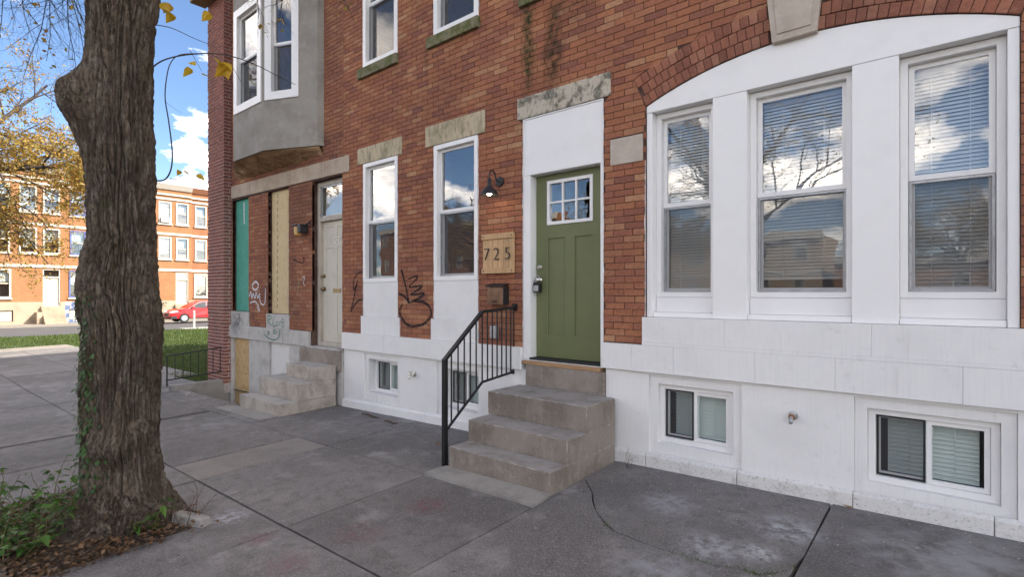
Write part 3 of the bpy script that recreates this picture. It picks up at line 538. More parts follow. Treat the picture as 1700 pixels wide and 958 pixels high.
U1 = (-6.59, -5.785, 4.86, 6.62); U2 = (-5.06, -4.27, 4.85, 6.62); U3 = (-3.53, -2.68, 4.85, 6.62)
BAYH = (ACX-AH, ACX+AH, 1.14, ACZ+AR0)
BW = [(-2.13,-1.32,0.14,0.845), (-0.545,0.31,0.14,0.845), (-6.56,-5.74,0.06,0.72), (-5.0,-4.22,0.06,0.73)]
wl = MB(); grid_wall(wl, X5a, X5b, 0.86, 7.2, [DOOR, W1, W2, U1, U2, U3, BAYH], 0.008, 0.30); wl.build('wall', M['mortar'], H5)
sp = MB()
for k in range(24):                                    # spandrel above the arch, behind the voussoirs
    t0, t1 = -A0 + 2*A0*k/24, -A0 + 2*A0*(k+1)/24
    xa, xb = ACX+AR0*math.sin(t0), ACX+AR0*math.sin(t1); za, zb = ACZ+AR0*math.cos(t0), ACZ+AR0*math.cos(t1); zt = ACZ+AR0
    if k == 0: i0 = len(sp.v)
    b = len(sp.v); sp.v += [(xa,0.009,za), (xb,0.009,zb), (xb,0.009,zt+.01), (xa,0.009,zt+.01)]; sp.f.append((b,b+1,b+2,b+3)); sp.r.append(0)
    b = len(sp.v); sp.v += [(xa,0.009,za), (xb,0.009,zb), (xb,0.12,zb), (xa,0.12,za)]; sp.f.append((b,b+1,b+2,b+3)); sp.r.append(0)
sp.build('arch_backing', M['mortar'], H5)
LINT = [(-6.72,-5.69,3.475,3.71), (-5.21,-4.17,3.465,3.73), (-3.68,-2.522,3.497,3.73)]
USILL = [(-6.68,-5.772,4.715,4.855), (-5.155,-4.25,4.71,4.845), (-3.64,-2.58,4.715,4.845)]
IMP = [(-2.524,-2.19,2.815,3.065), (0.35,0.69,2.815,3.065)]
LOWW = [(-6.622,-5.735,0.99,1.26), (-5.095,-4.275,0.99,1.265)]
blocks = [DOOR, W1, W2, U1, U2, U3, arch_block, key_block, (-2.185,0.36,0.8,1.37)] + LINT + USILL + IMP + LOWW
lay(H5, spans(X5a, X5b, blocks + [(-7.1,-3.6,0.8,1.0), (-2.605,1.0,0.8,1.113), (-8,-6.94,3.40,3.69)]), 1.001, 1.001+0.063*98, 0.063, 0.207, 0.0065, M['brick_o'], M['brick_a'],
    seen=lambda x, y: not (735 < x < 865 and y > 515))
# arch: three rings of bricks on edge
for ring in range(3):
    r0, r1 = AR0 + 0.1*ring + 0.002, AR0 + 0.1*(ring+1) - 0.004; n = 40
    for k in range(n):
        ta = -A0 + 2*A0*(k + (0.5 if ring == 1 else 0))/n; tb = ta + 2*A0/n
        ta, tb = max(ta, -A0), min(tb, A0)
        if ring == 1 and k == n-1: tb = A0
        g = 0.0022/r0; zc = (r0+r1)/2
        P = [(ACX+r*math.sin(t), ACZ+r*math.cos(t)) for r, t in ((r0,ta+g), (r0,tb-g), (r1,tb-g), (r1,ta+g))]
        xm = sum(p[0] for p in P)/4; zm_ = sum(p[1] for p in P)/4
        if abs(xm+0.93) < 0.155+max(0, zm_-3.56)*0.10+0.01: continue
        MB().prism(P, rng.uniform(-0.007,-0.002), 0.05).build('voussoir', M['arch_o'], H5, bevel=0.0025, seg=1)
MB().prism([(-1.083,3.545), (-0.777,3.545), (-0.725,4.05), (-1.135,4.05)], -0.045, 0.12).build('keystone', M['stone'], H5, bevel=0.006)
MB().prism([(-1.045,3.60), (-0.815,3.60), (-0.775,4.045), (-1.085,4.045)], -0.055, -0.044).build('keystone_face', M['stone'], H5, bevel=0.004)
for i, (a, b, c, d) in enumerate(LINT): bx('lintel', H5, M['lintel_g' if i == 2 else 'lintel'], a, b, -0.012, 0.1, c, d, bevel=0.006)
for a, b, c, d in USILL: bx('sill', H5, M['sill_m'], a, b, -0.05, 0.1, c, d, bevel=0.008)
for a, b, c, d in IMP: bx('impost_stone', H5, M['stone'], a, b, -0.012, 0.1, c, d, bevel=0.005)
# white painted base
base = MB(); grid_wall(base, -7.08, -3.56, -0.9, 0.757, BW[2:], -0.002, 0.3); base.build('base_wall', M['white'], H5)
base = MB(); grid_wall(base, -2.575, 1.0, -0.9, 0.872, BW[:2], -0.002, 0.3); base.build('base_wall', M['white'], H5)
bx('base_wall', H5, M['concrete_p'], -3.56, -2.575, 0.1, 0.3, -0.9, 0.7)
def stones(xs, z0, z1, y, name='belt_stone', y1=0.05):
    for a, b in zip(xs, xs[1:]): bx(name, H5, M['white'], a+0.0006, b-0.0006, y+rng.uniform(-.0015,.0015), y1, z0, z1, bevel=0.0018)
stones([-7.08,-6.05,-5.42,-4.62,-3.605], 0.757, 1.0, -0.045)
stones([-2.602,-2.283,-1.882,-1.211,-0.658,0.05,1.0], 0.872, 1.115, -0.045)
stones([-2.182,-1.446,-0.437,0.335], 1.145, 1.372, -0.04, 'bay_sill_stone', 0.10)
stones([-2.182,-1.7,-0.9,0.4,1.0], 1.116, 1.1445, -0.043, 'belt_moulding')
for (a, b, c, d), w in zip(LOWW, (W1, W2)):
    bx('apron_block', H5, M['white'], a, b, -0.02, 0.1, 1.001, d, bevel=0.005)
    bx('apron_panel', H5, M['white'], w[0]+.002, w[1]-.002, -0.006, 0.1, d+.001, 1.745, bevel=0.003)
for xs in ([-7.08,-6.45,-5.2,-4.4,-3.56], [-2.575,-2.15,-1.35,-0.55,0.2,1.0]):
    for a, b in zip(xs, xs[1:]):
        za, zb = gz(a, 0)+0.10, gz(b, 0)+0.10
        MB().hexa([(a+.002,-0.05,-0.4), (b-.002,-0.05,-0.4), (b-.002,0.0,-0.4), (a+.002,0.0,-0.4), (a+.002,-0.035,za), (b-.002,-0.035,zb), (b-.002,-0.0025,zb+.02), (a+.002,-0.0025,za+.02)]).build('plinth', M['plinth' if xs[0] > -3 else 'white'], H5, bevel=0.006)
for i, (a, b, c, d) in enumerate(BW):
    gp = ((0.05,0.04), (0.06,0.05), (0.0,0.0), (0.0,0.0))[i]; cw = 0.075
    MB().ring(a+.001, b-.001, c+.001, d-.001, cw, 0.02, 0.30, wb=0.10).build('basement_surround', M['white'], H5, bevel=0.003)
    slider(H5, a+cw+.002, b-cw-.002, c+.102, d-cw-.002, 0.075 if i < 2 else 0.15, 0.045, True, gp)
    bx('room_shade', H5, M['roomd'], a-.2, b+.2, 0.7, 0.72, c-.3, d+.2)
# sash windows
window(H5, W1[0]+.004, W1[1]-.004, 1.747, W1[3]-.003, 0.0, 0.055, 2.62); window(H5, W2[0]+.004, W2[1]-.004, 1.747, W2[3]-.003, 0.0, 0.055, 2.62)
for u in (U1, U2, U3): window(H5, u[0]+.004, u[1]-.004, u[2]+.002, u[3]-.004, 0.0, 0.07, 5.78)
# triple window under the arch
tymp = [(ACX-AH, 3.245), (ACX+AH, 3.245)] + [(ACX+(AR0-.004)*math.sin(t), ACZ+(AR0-.004)*math.cos(t)) for t in [A0-2*A0*k/24 for k in range(25)]]
MB().prism(tymp, 0.012, 0.20).build('arch_panel', M['vinyl'], H5, bevel=0.003)
for a, b in ((ACX-AH,-2.105), (-1.562,-1.285), (-0.562,-0.285), (0.262,ACX+AH)): bx('mullion', H5, M['vinyl'], a+.001, b-.001, 0.014, 0.24, 1.374, 3.243, bevel=0.004)
for a, b in ((-2.105,-1.562), (-1.285,-0.562), (-0.285,0.262)):
    bl = 1.72 if a == -1.285 else 1.62
    window(H5, a, b, 1.555, 3.24, 0.115, 0.045, 2.40, blind=bl)
    bx('window_apron', H5, M['vinyl'], a+.001, b-.001, 0.095, 0.25, 1.42, 1.553, bevel=0.003); bx('window_ledge', H5, M['vinyl'], a+.001, b-.001, 0.03, 0.2, 1.374, 1.419, bevel=0.005)
# door
MB().ring(-3.597, -2.608, 0.862, 3.49, 0.012, -0.006, 0.30).build('door_lining', M['vinyl'], H5, bevel=0.002)
bx('overdoor_panel', H5, M['vinyl'], -3.584, -2.621, 0.004, 0.2, 2.905, 3.477, bevel=0.004); bx('door_head', H5, M['vinyl'], -3.584, -2.621, -0.004, 0.2, 2.868, 2.9045, bevel=0.003)
bx('door_jamb', H5, M['vinyl'], -3.584, -3.505, -0.004, 0.2, 0.876, 2.867, bevel=0.004); bx('door_jamb', H5, M['vinyl'], -2.636, -2.621, -0.004, 0.2, 0.876, 2.867, bevel=0.003)
bx('threshold', H5, M['wood_s'], -3.59, -2.62, -0.035, 0.2, 0.822, 0.8615, bevel=0.004); bx('threshold', H5, M['rubber'], -3.503, -2.637, -0.02, 0.19, 0.8765, 0.897, bevel=0.004)
DX0, DX1, DZ0, DZ1, DY = -3.502, -2.638, 0.90, 2.865, 0.105
holes = [(-3.345,-2.79,2.33,2.79), (-3.345,-3.128,1.145,2.18), (-3.005,-2.79,1.145,2.18)]
dm = MB(); grid_wall(dm, DX0, DX1, DZ0, DZ1, holes, DY, DY+0.045); door = dm.build('door', M['door_g'], H5, bevel=0.004)
for h in holes[1:]: bx('door_panel', door, M['door_g'], h[0]-.003, h[1]+.003, DY+0.014, DY+0.04, h[2]-.003, h[3]+.003)
MB().ring(-3.352, -2.783, 2.323, 2.797, 0.035, DY-0.012, DY+0.04).build('lite_frame', M['vinyl'], door, bevel=0.003)
for k in (1, 2): x = -3.317 + 0.499*k/3; bx('glazing_bar', door, M['vinyl'], x-.010, x+.010, DY-.009, DY+.02, 2.358, 2.762, bevel=0.002)
bx('glazing_bar', door, M['vinyl'], -3.317, -2.818, DY-.0085, DY+.02, 2.55, 2.57, bevel=0.002)
for i in range(3):
    for j in range(2):
        xa = -3.317 + 0.499*i/3 + .008; xb = -3.317 + 0.499*(i+1)/3 - .008; za = 2.358+0.202*j+.008; zb = za + .186; e = [rng.uniform(-.0012,.0012) for _ in range(4)]
        MB().quad((xa,DY+.01+e[0],za), (xb,DY+.01+e[1],za), (xb,DY+.01+e[2],zb), (xa,DY+.01+e[3],zb)).build('pane', M['glass'], door)
MB().lathe([(0.026,0), (0.026,-0.008), (0.018,-0.012), (0.016,-0.03), (0.006,-0.032)], (-3.452, DY, 1.872), 18, 'y').build('deadbolt', M['nickel'], door, smooth=False)
MB().lathe([(0.03,0), (0.03,-0.008), (0.012,-0.012), (0.011,-0.03), (0.026,-0.04), (0.029,-0.055), (0.02,-0.066), (0.005,-0.068)], (-3.452, DY, 1.735), 18, 'y').build('door_knob', M['nickel'], door, smooth=True)
def overspill(x, z0, z1, side, seed):
    n = int((z1-z0)/0.018); vs = []; fs = []
    for i in range(n+1):
        z = z0+(z1-z0)*i/n; w = 0.004 + 0.010*max(0, noise.noise(Vector((seed, z*6, 0)))) + 0.007*max(0, noise.noise(Vector((seed, z*27, 3)))); vs += [(x, -0.0058, z), (x+side*w, -0.0058, z)]
    MB().add(vs, [(2*i, 2*i+1, 2*i+3, 2*i+2) for i in range(n)]).build('paint_overspill', M['white'], H5, fix=False)
for i, (x, z0, z1, sd2) in enumerate(((-3.6,1.0,3.49,-1), (-2.605,1.12,3.49,1), (W1[0],1.27,3.46,-1), (W1[1],1.27,3.46,1), (W2[0],1.27,3.45,-1), (W2[1],1.27,3.45,1), (ACX-AH-.002,1.38,2.81,-1), (-2.183,1.13,1.365,-1))): overspill(x, z0, z1, sd2, i*3.7)
# shell of the house
bx('side_wall', H5, M['upper'], X5b-.02, X5b+.25, 0.302, 11.5, -1, 10.2); bx('party_wall', H5, M['upper'], X5a-.1, X5a+.1, 0.302, 11.5, -1, 10.2); bx('rear_wall', H5, M['upper'], X5a+.101, X5b-.021, 11.3, 11.5, -1, 10.2)
bx('upper_wall', H5, M['upper'], X5a, X5b, 0.0, 0.3, 7.2, 10.4); bx('roof', H5, M['roof'], X5a-.1, X5b+.25, 0.0, 11.5, 10.42, 10.6); bx('eaves_cornice', H5, M['cornice_w'], X5a, X5b, -0.4, -0.001, 9.9, 10.6, bevel=0.02)
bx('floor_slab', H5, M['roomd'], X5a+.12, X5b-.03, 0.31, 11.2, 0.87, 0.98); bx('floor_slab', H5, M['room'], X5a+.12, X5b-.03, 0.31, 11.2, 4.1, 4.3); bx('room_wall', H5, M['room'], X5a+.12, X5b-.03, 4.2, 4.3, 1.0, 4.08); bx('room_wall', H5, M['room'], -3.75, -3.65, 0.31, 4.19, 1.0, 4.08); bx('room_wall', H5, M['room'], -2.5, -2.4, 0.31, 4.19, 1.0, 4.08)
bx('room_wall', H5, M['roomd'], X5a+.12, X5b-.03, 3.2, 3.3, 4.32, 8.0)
# graffiti on the brick
def stroke(parent, pts, w, mat, y=-0.0065, n=6):
    P = []
    if len(pts) > 2:
        for i in range(len(pts)-1):
            p0, p1, p2, p3 = (Vector((*pts[max(i-1,0)], 0)), Vector((*pts[i], 0)), Vector((*pts[i+1], 0)), Vector((*pts[min(i+2,len(pts)-1)], 0)))
            for k in range(n):
                t = k/n; P.append(0.5*((2*p1) + (p2-p0)*t + (2*p0-5*p1+4*p2-p3)*t*t + (3*p1-p0-3*p2+p3)*t**3))
    else: P.append(Vector((*pts[0], 0)))
    P.append(Vector((*pts[-1], 0))); vs = []; fs = []
    for i, p in enumerate(P):
        d = P[min(i+1,len(P)-1)] - P[max(i-1,0)]; d = d.normalized() if d.length > 1e-9 else Vector((1,0,0)); nn = Vector((-d.y, d.x, 0))
        h = w/2*(0.8+0.3*noise.noise(p*5))
        a, b = p+nn*h, p-nn*h; vs += [(a.x,y,a.y), (b.x,y,b.y)]
    fs = [(2*i, 2*i+1, 2*i+3, 2*i+2) for i in range(len(P)-1)]
    return MB().add(vs, fs).build('graffiti_stroke', mat, parent, fix=False)
for p, w in (([(-6.6,1.905), (-6.73,1.878), (-6.82,1.775), (-6.829,1.684), (-6.798,1.644), (-6.762,1.696), (-6.717,1.78)], 0.028), ([(-6.74,1.73), (-6.8,1.566), (-6.889,1.324), (-6.82,1.396), (-6.708,1.476), (-6.6,1.497)], 0.03),
    ([(-5.705,1.913), (-5.63,1.734), (-5.575,1.569), (-5.546,1.463), (-5.612,1.533), (-5.754,1.592)], 0.04), ([(-5.557,1.779), (-5.395,1.818), (-5.388,1.781), (-5.539,1.674), (-5.307,1.688), (-5.304,1.661), (-5.502,1.569), (-5.272,1.592), (-5.262,1.558), (-5.484,1.48), (-5.539,1.463)], 0.032),
    ([(-5.679,1.438), (-5.735,1.37), (-5.716,1.283), (-5.575,1.17), (-5.395,1.16), (-5.22,1.206), (-5.11,1.3), (-5.115,1.39), (-5.22,1.467), (-5.431,1.492)], 0.045)): stroke(H5, p, w, M['graf'])

def worn(name, parent, mat, x0, x1, y0, y1, z0, z1, step=0.028, seed=0.0):
    lo = (x0,y0,z0); hi = (x1,y1,z1); idx = {}; vs = []; fs = []; rn = []; rim = 0.007; cs = []
    for a, b in zip(lo, hi):
        m = max(2, int(round((b-a-2*rim)/step))); cs.append([a] + [a+rim+(b-a-2*rim)*i/m for i in range(m+1)] + [b])
    n = [len(c)-1 for c in cs]
    def V(*ijk):
        if ijk not in idx:
            p = [cs[a][ijk[a]] for a in range(3)]; on = [ijk[a] == 0 or ijk[a] == n[a] for a in range(3)]
            q = Vector(p); k = noise.noise(q*9+Vector((seed,0,0))); k2 = noise.noise(q*31+Vector((0,seed,0)))
            if sum(on) >= 2:
                c = 0.0016 + 0.0025*max(0, k2) + (0.007 if k > 0.47 else 0)
                for a in range(3):
                    if on[a]: p[a] += c*(1 if ijk[a] == 0 else -1)
            else:
                for a in range(3):
                    if on[a]: p[a] += (0.0005*k+0.0005*k2-.0004)*(1 if ijk[a] == n[a] else -1)
            idx[ijk] = len(vs); vs.append(tuple(p))
        return idx[ijk]
    for a in range(3):
        b, c = (a+1) % 3, (a+2) % 3
        for e in (0, n[a]):
            for i in range(n[b]):
                for j in range(n[c]):
                    q = []
                    for di, dj in ((0,0), (1,0), (1,1), (0,1)):
                        t = [0,0,0]; t[a] = e; t[b] = i+di; t[c] = j+dj; q.append(V(*t))
                    fs.append(tuple(q if e else q[::-1])); rn.append(1.0 if i in (0, n[b]-1) or j in (0, n[c]-1) else 0.001)
    m = MB().add(vs, fs); m.r = rn
    return m.build(name, mat, parent, fix=False)
# ------------------------------------------------------------------ entrance steps and rail of 725
S5 = thing('entrance_steps', 'flight of worn stone steps with black rail below the green door', 'steps', (-3.02, -0.55, 0))
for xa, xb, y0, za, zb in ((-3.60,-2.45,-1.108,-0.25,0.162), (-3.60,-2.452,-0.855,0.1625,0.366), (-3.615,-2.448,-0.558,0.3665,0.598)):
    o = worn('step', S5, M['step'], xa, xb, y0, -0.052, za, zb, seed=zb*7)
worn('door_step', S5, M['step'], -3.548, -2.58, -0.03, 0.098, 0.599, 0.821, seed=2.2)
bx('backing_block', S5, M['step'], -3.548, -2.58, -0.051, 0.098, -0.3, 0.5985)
pad = MB().slab([(-3.66,-1.36), (-2.42,-1.36), (-2.44,-1.11), (-3.64,-1.11)], lambda x, y: gz(x, y)+0.028, 0.1).build('paving_pad', M['concrete_p'], S5, bevel=0.004)
RL = thing('stair_railing', 'black iron stair railing with plain balusters beside the green door steps', 'railing', (-3.72, -0.6, 0))
def bar(name, parent, a, b, w, mat, d=None):
    a, b = Vector(a), Vector(b); t = (b-a).normalized(); d = d or w
    u = Vector((1,0,0)) if abs(t.x) < 0.9 else Vector((0,1,0)); u = (u - t*u.dot(t)).normalized(); v = t.cross(u)
    c = [p + u*sx*w/2 + v*sy*d/2 for p in (a, b) for sx, sy in ((-1,-1), (1,-1), (1,1), (-1,1))]
    return MB().hexa([tuple(x) for x in c]).build(name, mat, parent, bevel=0.003, seg=1)
RX = -3.71
top = [(-1.06,0.95), (-0.54,1.40), (0.0,1.435)]; bot = [(-1.06,0.265), (-0.54,0.675), (-0.03,0.725)]
bar('post', RL, (RX,-1.06,-0.1), (RX,-1.06,0.955), 0.045, M['black'])
bar('handrail', RL, (RX,-1.075,0.945), (RX,-0.535,1.405), 0.045, M['black'], 0.03); bar('handrail', RL, (RX,-0.545,1.4), (RX,0.0,1.435), 0.045, M['black'], 0.028)
bar('bottom_rail', RL, (RX,-1.06,0.265), (RX,-0.54,0.675), 0.022, M['black']); bar('bottom_rail', RL, (RX,-0.545,0.675), (RX,-0.03,0.725), 0.022, M['black'])
def rz(line, y):
    for (a, za), (b, zb) in zip(line, line[1:]):
        if a <= y <= b: return za + (zb-za)*(y-a)/(b-a)
    return line[-1][1]
for y in (-0.975,-0.885,-0.80,-0.715,-0.63,-0.54,-0.46,-0.385,-0.31,-0.235,-0.16,-0.085,-0.035): bar('baluster', RL, (RX,y,rz(bot,y)), (RX,y,rz(top,y)-0.01), 0.014, M['black'])
bx('wall_bracket', RL, M['black'], RX-.03, RX+.03, -0.03, -0.004, 1.40, 1.475, bevel=0.004); bx('wall_bracket', RL, M['black'], RX-.02, RX+.02, -0.05, -0.046, 0.70, 0.75)

# ------------------------------------------------------------------ small things on the front of 725
L5 = thing('wall_lamp', 'black gooseneck barn lamp lit above the number board', 'wall lamp', (-3.93, 0, 2.7))
MB().lathe([(0.055,-0.004), (0.055,-0.022), (0.045,-0.028), (0.01,-0.03)], (-3.93,0,2.855), 24, 'y').build('wall_plate', M['blackm'], L5)
MB().tube([(-3.93,-0.03,2.85), (-3.93,-0.05,2.85), (-3.93,-0.075,2.865), (-3.93,-0.09,2.90), (-3.93,-0.10,2.935), (-3.93,-0.125,2.957), (-3.93,-0.155,2.957), (-3.93,-0.18,2.935), (-3.93,-0.19,2.90), (-3.93,-0.19,2.84)], 0.008, 10).build('gooseneck', M['blackm'], L5, smooth=True)
MB().lathe([(0.012,0.19), (0.022,0.18), (0.024,0.12), (0.03,0.10), (0.036,0.085), (0.06,0.07), (0.083,0.045), (0.097,0.015), (0.10,0.0), (0.097,0.0), (0.093,0.015), (0.079,0.04), (0.055,0.062), (0.01,0.075)], (-3.93,-0.19,2.675), 28).build('lamp_shade', M['blackm'], L5, smooth=True)
MB().lathe([(0.005,0.0), (0.02,0.006), (0.028,0.02), (0.028,0.035), (0.016,0.058), (0.012,0.07)], (-3.93,-0.19,2.672), 16).build('bulb', M['bulb'], L5, smooth=True)
def text(s, size, ext, mat, parent, loc, name, T=None):
    cu = bpy.data.curves.new(name, 'FONT'); cu.body = s; cu.size = size; cu.extrude = ext; cu.align_x = 'CENTER'; cu.offset = -0.025*size
    tmp = bpy.data.objects.new(name+'_tmp', cu); COL.objects.link(tmp); bpy.context.view_layer.update()
    me = bpy.data.meshes.new_from_object(tmp.evaluated_get(bpy.context.evaluated_depsgraph_get())); bpy.data.objects.remove(tmp)
    me.transform(Matrix.Rotation(R(90), 4, 'X')); me.materials.clear(); me.materials.append(mat); me.name = name
    o = bpy.data.objects.new(name, me); return put(o, parent, loc)
NB = thing('number_board', 'pale pine plank board with black numerals 725 beside the green door', 'sign', (-3.945, 0, 1.815))
for k in range(6):
    a = -4.18 + 0.47*k/6; bx('plank', NB, M['wood'], a+.0015, a+0.47/6-.0015, -0.03, -0.008, 1.822, 2.262, bevel=0.003)
bx('batten', NB, M['wood'], -4.185, -3.705, -0.047, -0.0305, 1.815, 1.875, bevel=0.003); bx('batten', NB, M['wood'], -4.185, -3.705, -0.047, -0.0305, 2.205, 2.268, bevel=0.003)
for s, x in (('7',-4.105), ('2',-3.955), ('5',-3.79)): text(s, 0.205, 0.006, M['blackm'], NB, (x,-0.045,1.968), 'numeral')
for x in (-4.155,-3.735):
    for z in (1.845,2.237): MB().lathe([(0.008,0), (0.008,-.003), (0.002,-.004)], (x,-0.047,z), 10, 'y').build('screw', M['blackm'], NB)
MBX = thing('mailbox', 'small bronze wall mailbox below the number board', 'mailbox', (-3.93, -0.05, 1.455))
o = MB().hexa([(-4.05,-0.105,1.46), (-3.81,-0.105,1.46), (-3.81,-0.006,1.46), (-4.05,-0.006,1.46), (-4.05,-0.085,1.675), (-3.81,-0.085,1.675), (-3.81,-0.006,1.69), (-4.05,-0.006,1.69)]).build('box', M['bronze'], MBX, bevel=0.005)
MB().hexa([(-4.06,-0.125,1.664), (-3.80,-0.125,1.664), (-3.80,-0.004,1.692), (-4.06,-0.004,1.692), (-4.06,-0.125,1.674), (-3.80,-0.125,1.674), (-3.80,-0.004,1.704), (-4.06,-0.004,1.704)]).build('lid', M['blackm'], MBX, bevel=0.003)
bx('side_plate', MBX, M['blackm'], -3.8095, -3.803, -0.1, -0.006, 1.462, 1.665); text('mail', 0.055, 0.001, M['blackm'], MBX, (-3.93,-0.1055,1.485), 'lettering')
EB = thing('outlet_box', 'small grey metal outlet box on brick behind the stair railing', 'electrical box', (-4.0, 0, 1.07))
bx('box', EB, M['galv'], -4.045, -3.945, -0.055, -0.006, 1.075, 1.22, bevel=0.006); bx('cover', EB, M['galv'], -4.04, -3.95, -0.064, -0.056, 1.085, 1.21, bevel=0.003)
LB = thing('lock_box', 'black and grey key lock box hanging from the knob of the green door', 'lock box', (-3.452, DY-.04, 1.62))
bx('body', LB, M['blackm'], -3.492, -3.412, DY-.075, DY-.02, 1.60, 1.705, bevel=0.01); bx('dial_plate', LB, M['galv'], -3.485, -3.419, DY-.080, DY-.0755, 1.612, 1.675, bevel=0.004)
MB().tube([(-3.475,DY-.045,1.70), (-3.477,DY-.043,1.75), (-3.465,DY-.04,1.775), (-3.452,DY-.04,1.78), (-3.439,DY-.04,1.775), (-3.427,DY-.043,1.75), (-3.429,DY-.045,1.70)], 0.005, 8).build('shackle', M['nickel'], LB, smooth=True)
def spigot(name, label, x, z, mat):
    t = thing(name, label, 'spigot', (x, 0, z))
    MB().lathe([(0.034,-0.002), (0.034,-0.008), (0.014,-0.012), (0.014,-0.05)], (x,0,z), 16, 'y').build('flange', M[mat], t); MB().tube([(x,-0.045,z), (x,-0.07,z-.005), (x,-0.085,z-.03), (x,-0.087,z-.05)], 0.013, 10).build('spout', M[mat], t, smooth=True)
    return t
t = spigot('garden_tap', 'chrome garden tap on white wall between the left basement windows', -5.44, 0.52, 'nickel')
MB().lathe([(0.012,0), (0.012,0.03), (0.03,0.032), (0.03,0.04), (0.01,0.042)], (-5.44,-0.06,0.525), 12).build('handle', M['nickel'], t); MB().tube([(-5.49,-0.05,0.52), (-5.39,-0.05,0.52)], 0.012, 8).build('cross_pipe', M['nickel'], t)
t = spigot('drain_spout', 'rusty capped pipe stub on white wall between the right basement windows', -0.94, 0.65, 'galv')
MB().lathe([(0.022,-0.05), (0.024,-0.06), (0.018,-0.075), (0.004,-0.076)], (-0.94,0,0.645), 12, 'y').build('cap', M['rust'], t)

# ------------------------------------------------------------------ the house at number 727
H7 = thing('boarded_row_house', 'derelict brick row house numbered 727 with boarded windows and grey stucco oriel', 'house', (-9.2, 0, -0.1))
X7a, X7b = -11.5, -7.102
D7 = (-8.02,-7.135,0.72,3.405); B1 = (-11.05,-10.33,1.235,3.44); B2 = (-9.54,-8.78,1.222,3.435)
bz = lambda x: -0.0145*(x+11.45)        # the band sags a little to the right
def band7(z):
    return (X7a-.1, -6.9) if 3.42 < z < 3.71 else None
OR = [(-7.65,0.02), (-7.69,-0.09), (-8.65,-0.5), (-9.79,-0.5), (-10.75,-0.09), (-10.8,0.02)]
wl = MB(); grid_wall(wl, X7a, X7b, 0.73, 8.4, [D7, B1, B2], 0.008, 0.3); wl.build('wall', M['mortar'], H7)
SB = [(-11.085,-10.29,0.965,1.234), (-9.57,-8.75,0.965,1.221)]
lay(H7, spans(X7a, X7b, [D7, B1, B2, (-12,-8.06,0.6,0.97), band7, (-10.8,-7.66,3.95,9)] + SB), 0.975, 0.975+0.063*117, 0.063, 0.207, 0.0065, M['brick7_o'], M['brick7_a'], seen=lambda x, y: x > 388, phase=0.07)
bs = [-11.45,-10.242,-9.708,-8.706,-8.26,-7.708,-6.942]
for a, b in zip(bs, bs[1:]):
    MB().hexa([(a+.002,-0.015,3.485+bz(a)), (b-.002,-0.015,3.485+bz(b)), (b-.002,0.1,3.485+bz(b)), (a+.002,0.1,3.485+bz(a)), (a+.002,-0.015,3.735+bz(a)), (b-.002,-0.015,3.735+bz(b)), (b-.002,0.1,3.735+bz(b)), (a+.002,0.1,3.735+bz(a))]).build('band_stone', M['stone7'], H7, bevel=0.006)
for h in SB: bx('sill_block', H7, M['stone_g'], h[0], h[1], -0.02, 0.2, h[2], h[3], bevel=0.005)
for a, b in ((-11.47,-10.0), (-10.0,-8.9), (-8.9,-8.06)): bx('belt_stone', H7, M['stone_g'], a+.002, b-.002, -0.05, 0.2, 0.715, 0.963, bevel=0.012)
def board(parts, h, y=0.075):
    o = bx('window_board', H7, M[parts], h[0]+.003, h[1]-.003, y, y+0.02, h[2]+.003, h[3]-.003); return o
board('green_ply', B1); board('ply', B2)
for i in range(17): bx('printed_mark', H7, M['graf_g'], -9.335, -9.318, 0.0735, 0.0745, 1.32+0.125*i, 1.39+0.125*i)
for zc, hgt in ((1.55,0.5), (2.3,0.75), (3.05,0.5)):
    P = [(-8.95 + 0.03*math.sin(i*2.4), zc-hgt/2+hgt*i/22) for i in range(23)]; stroke(H7, P, 0.012, M['graf_y' if zc > 2.9 else 'frame7'], 0.0735, 2)
P = [(-10.47 + 0.012*math.sin(i*2.1), 1.5+1.75*i/60) for i in range(61)]; stroke(H7, P, 0.012, M['blackm'], 0.0735, 2)
stroke(H7, [(-10.45,1.3), (-10.44,1.6)], 0.05, M['graf_w'], 0.0735); stroke(H7, [(-10.7,3.38), (-10.69,2.95)], 0.05, M['graf_w'], 0.0735)
# base of 727
bx('base_pier', H7, M['stone_g'], -11.5, -11.03, -0.02, 0.3, -1.3, 0.713, bevel=0.01); bx('base_pier', H7, M['stone_g'], -10.27, -9.48, -0.02, 0.3, -1.3, 0.713, bevel=0.01); bx('base_pier', H7, M['stone_g'], -8.72, -7.09, -0.02, 0.3, -1.3, 0.713, bevel=0.008)
for z0, z1 in ((-1.2,-0.42), (-0.415,0.02), (0.025,0.70)): bx('basement_board', H7, M['osb'], -11.025, -10.275, 0.05, 0.07, z0, z1)
bx('basement_panel', H7, M['plinth'], -9.475, -8.725, 0.03, 0.05, 0.02, 0.705); bx('basement_panel', H7, M['stone_g'], -9.475, -8.725, -0.0, 0.05, -0.8, 0.018, bevel=0.01)
bx('door_block', H7, M['stone_g'], -8.055, -7.105, -0.06, 0.25, 0.7145, 0.735); bx('door_block', H7, M['step'], -8.3, -7.12, -0.065, -0.021, 0.40, 0.714, bevel=0.008)
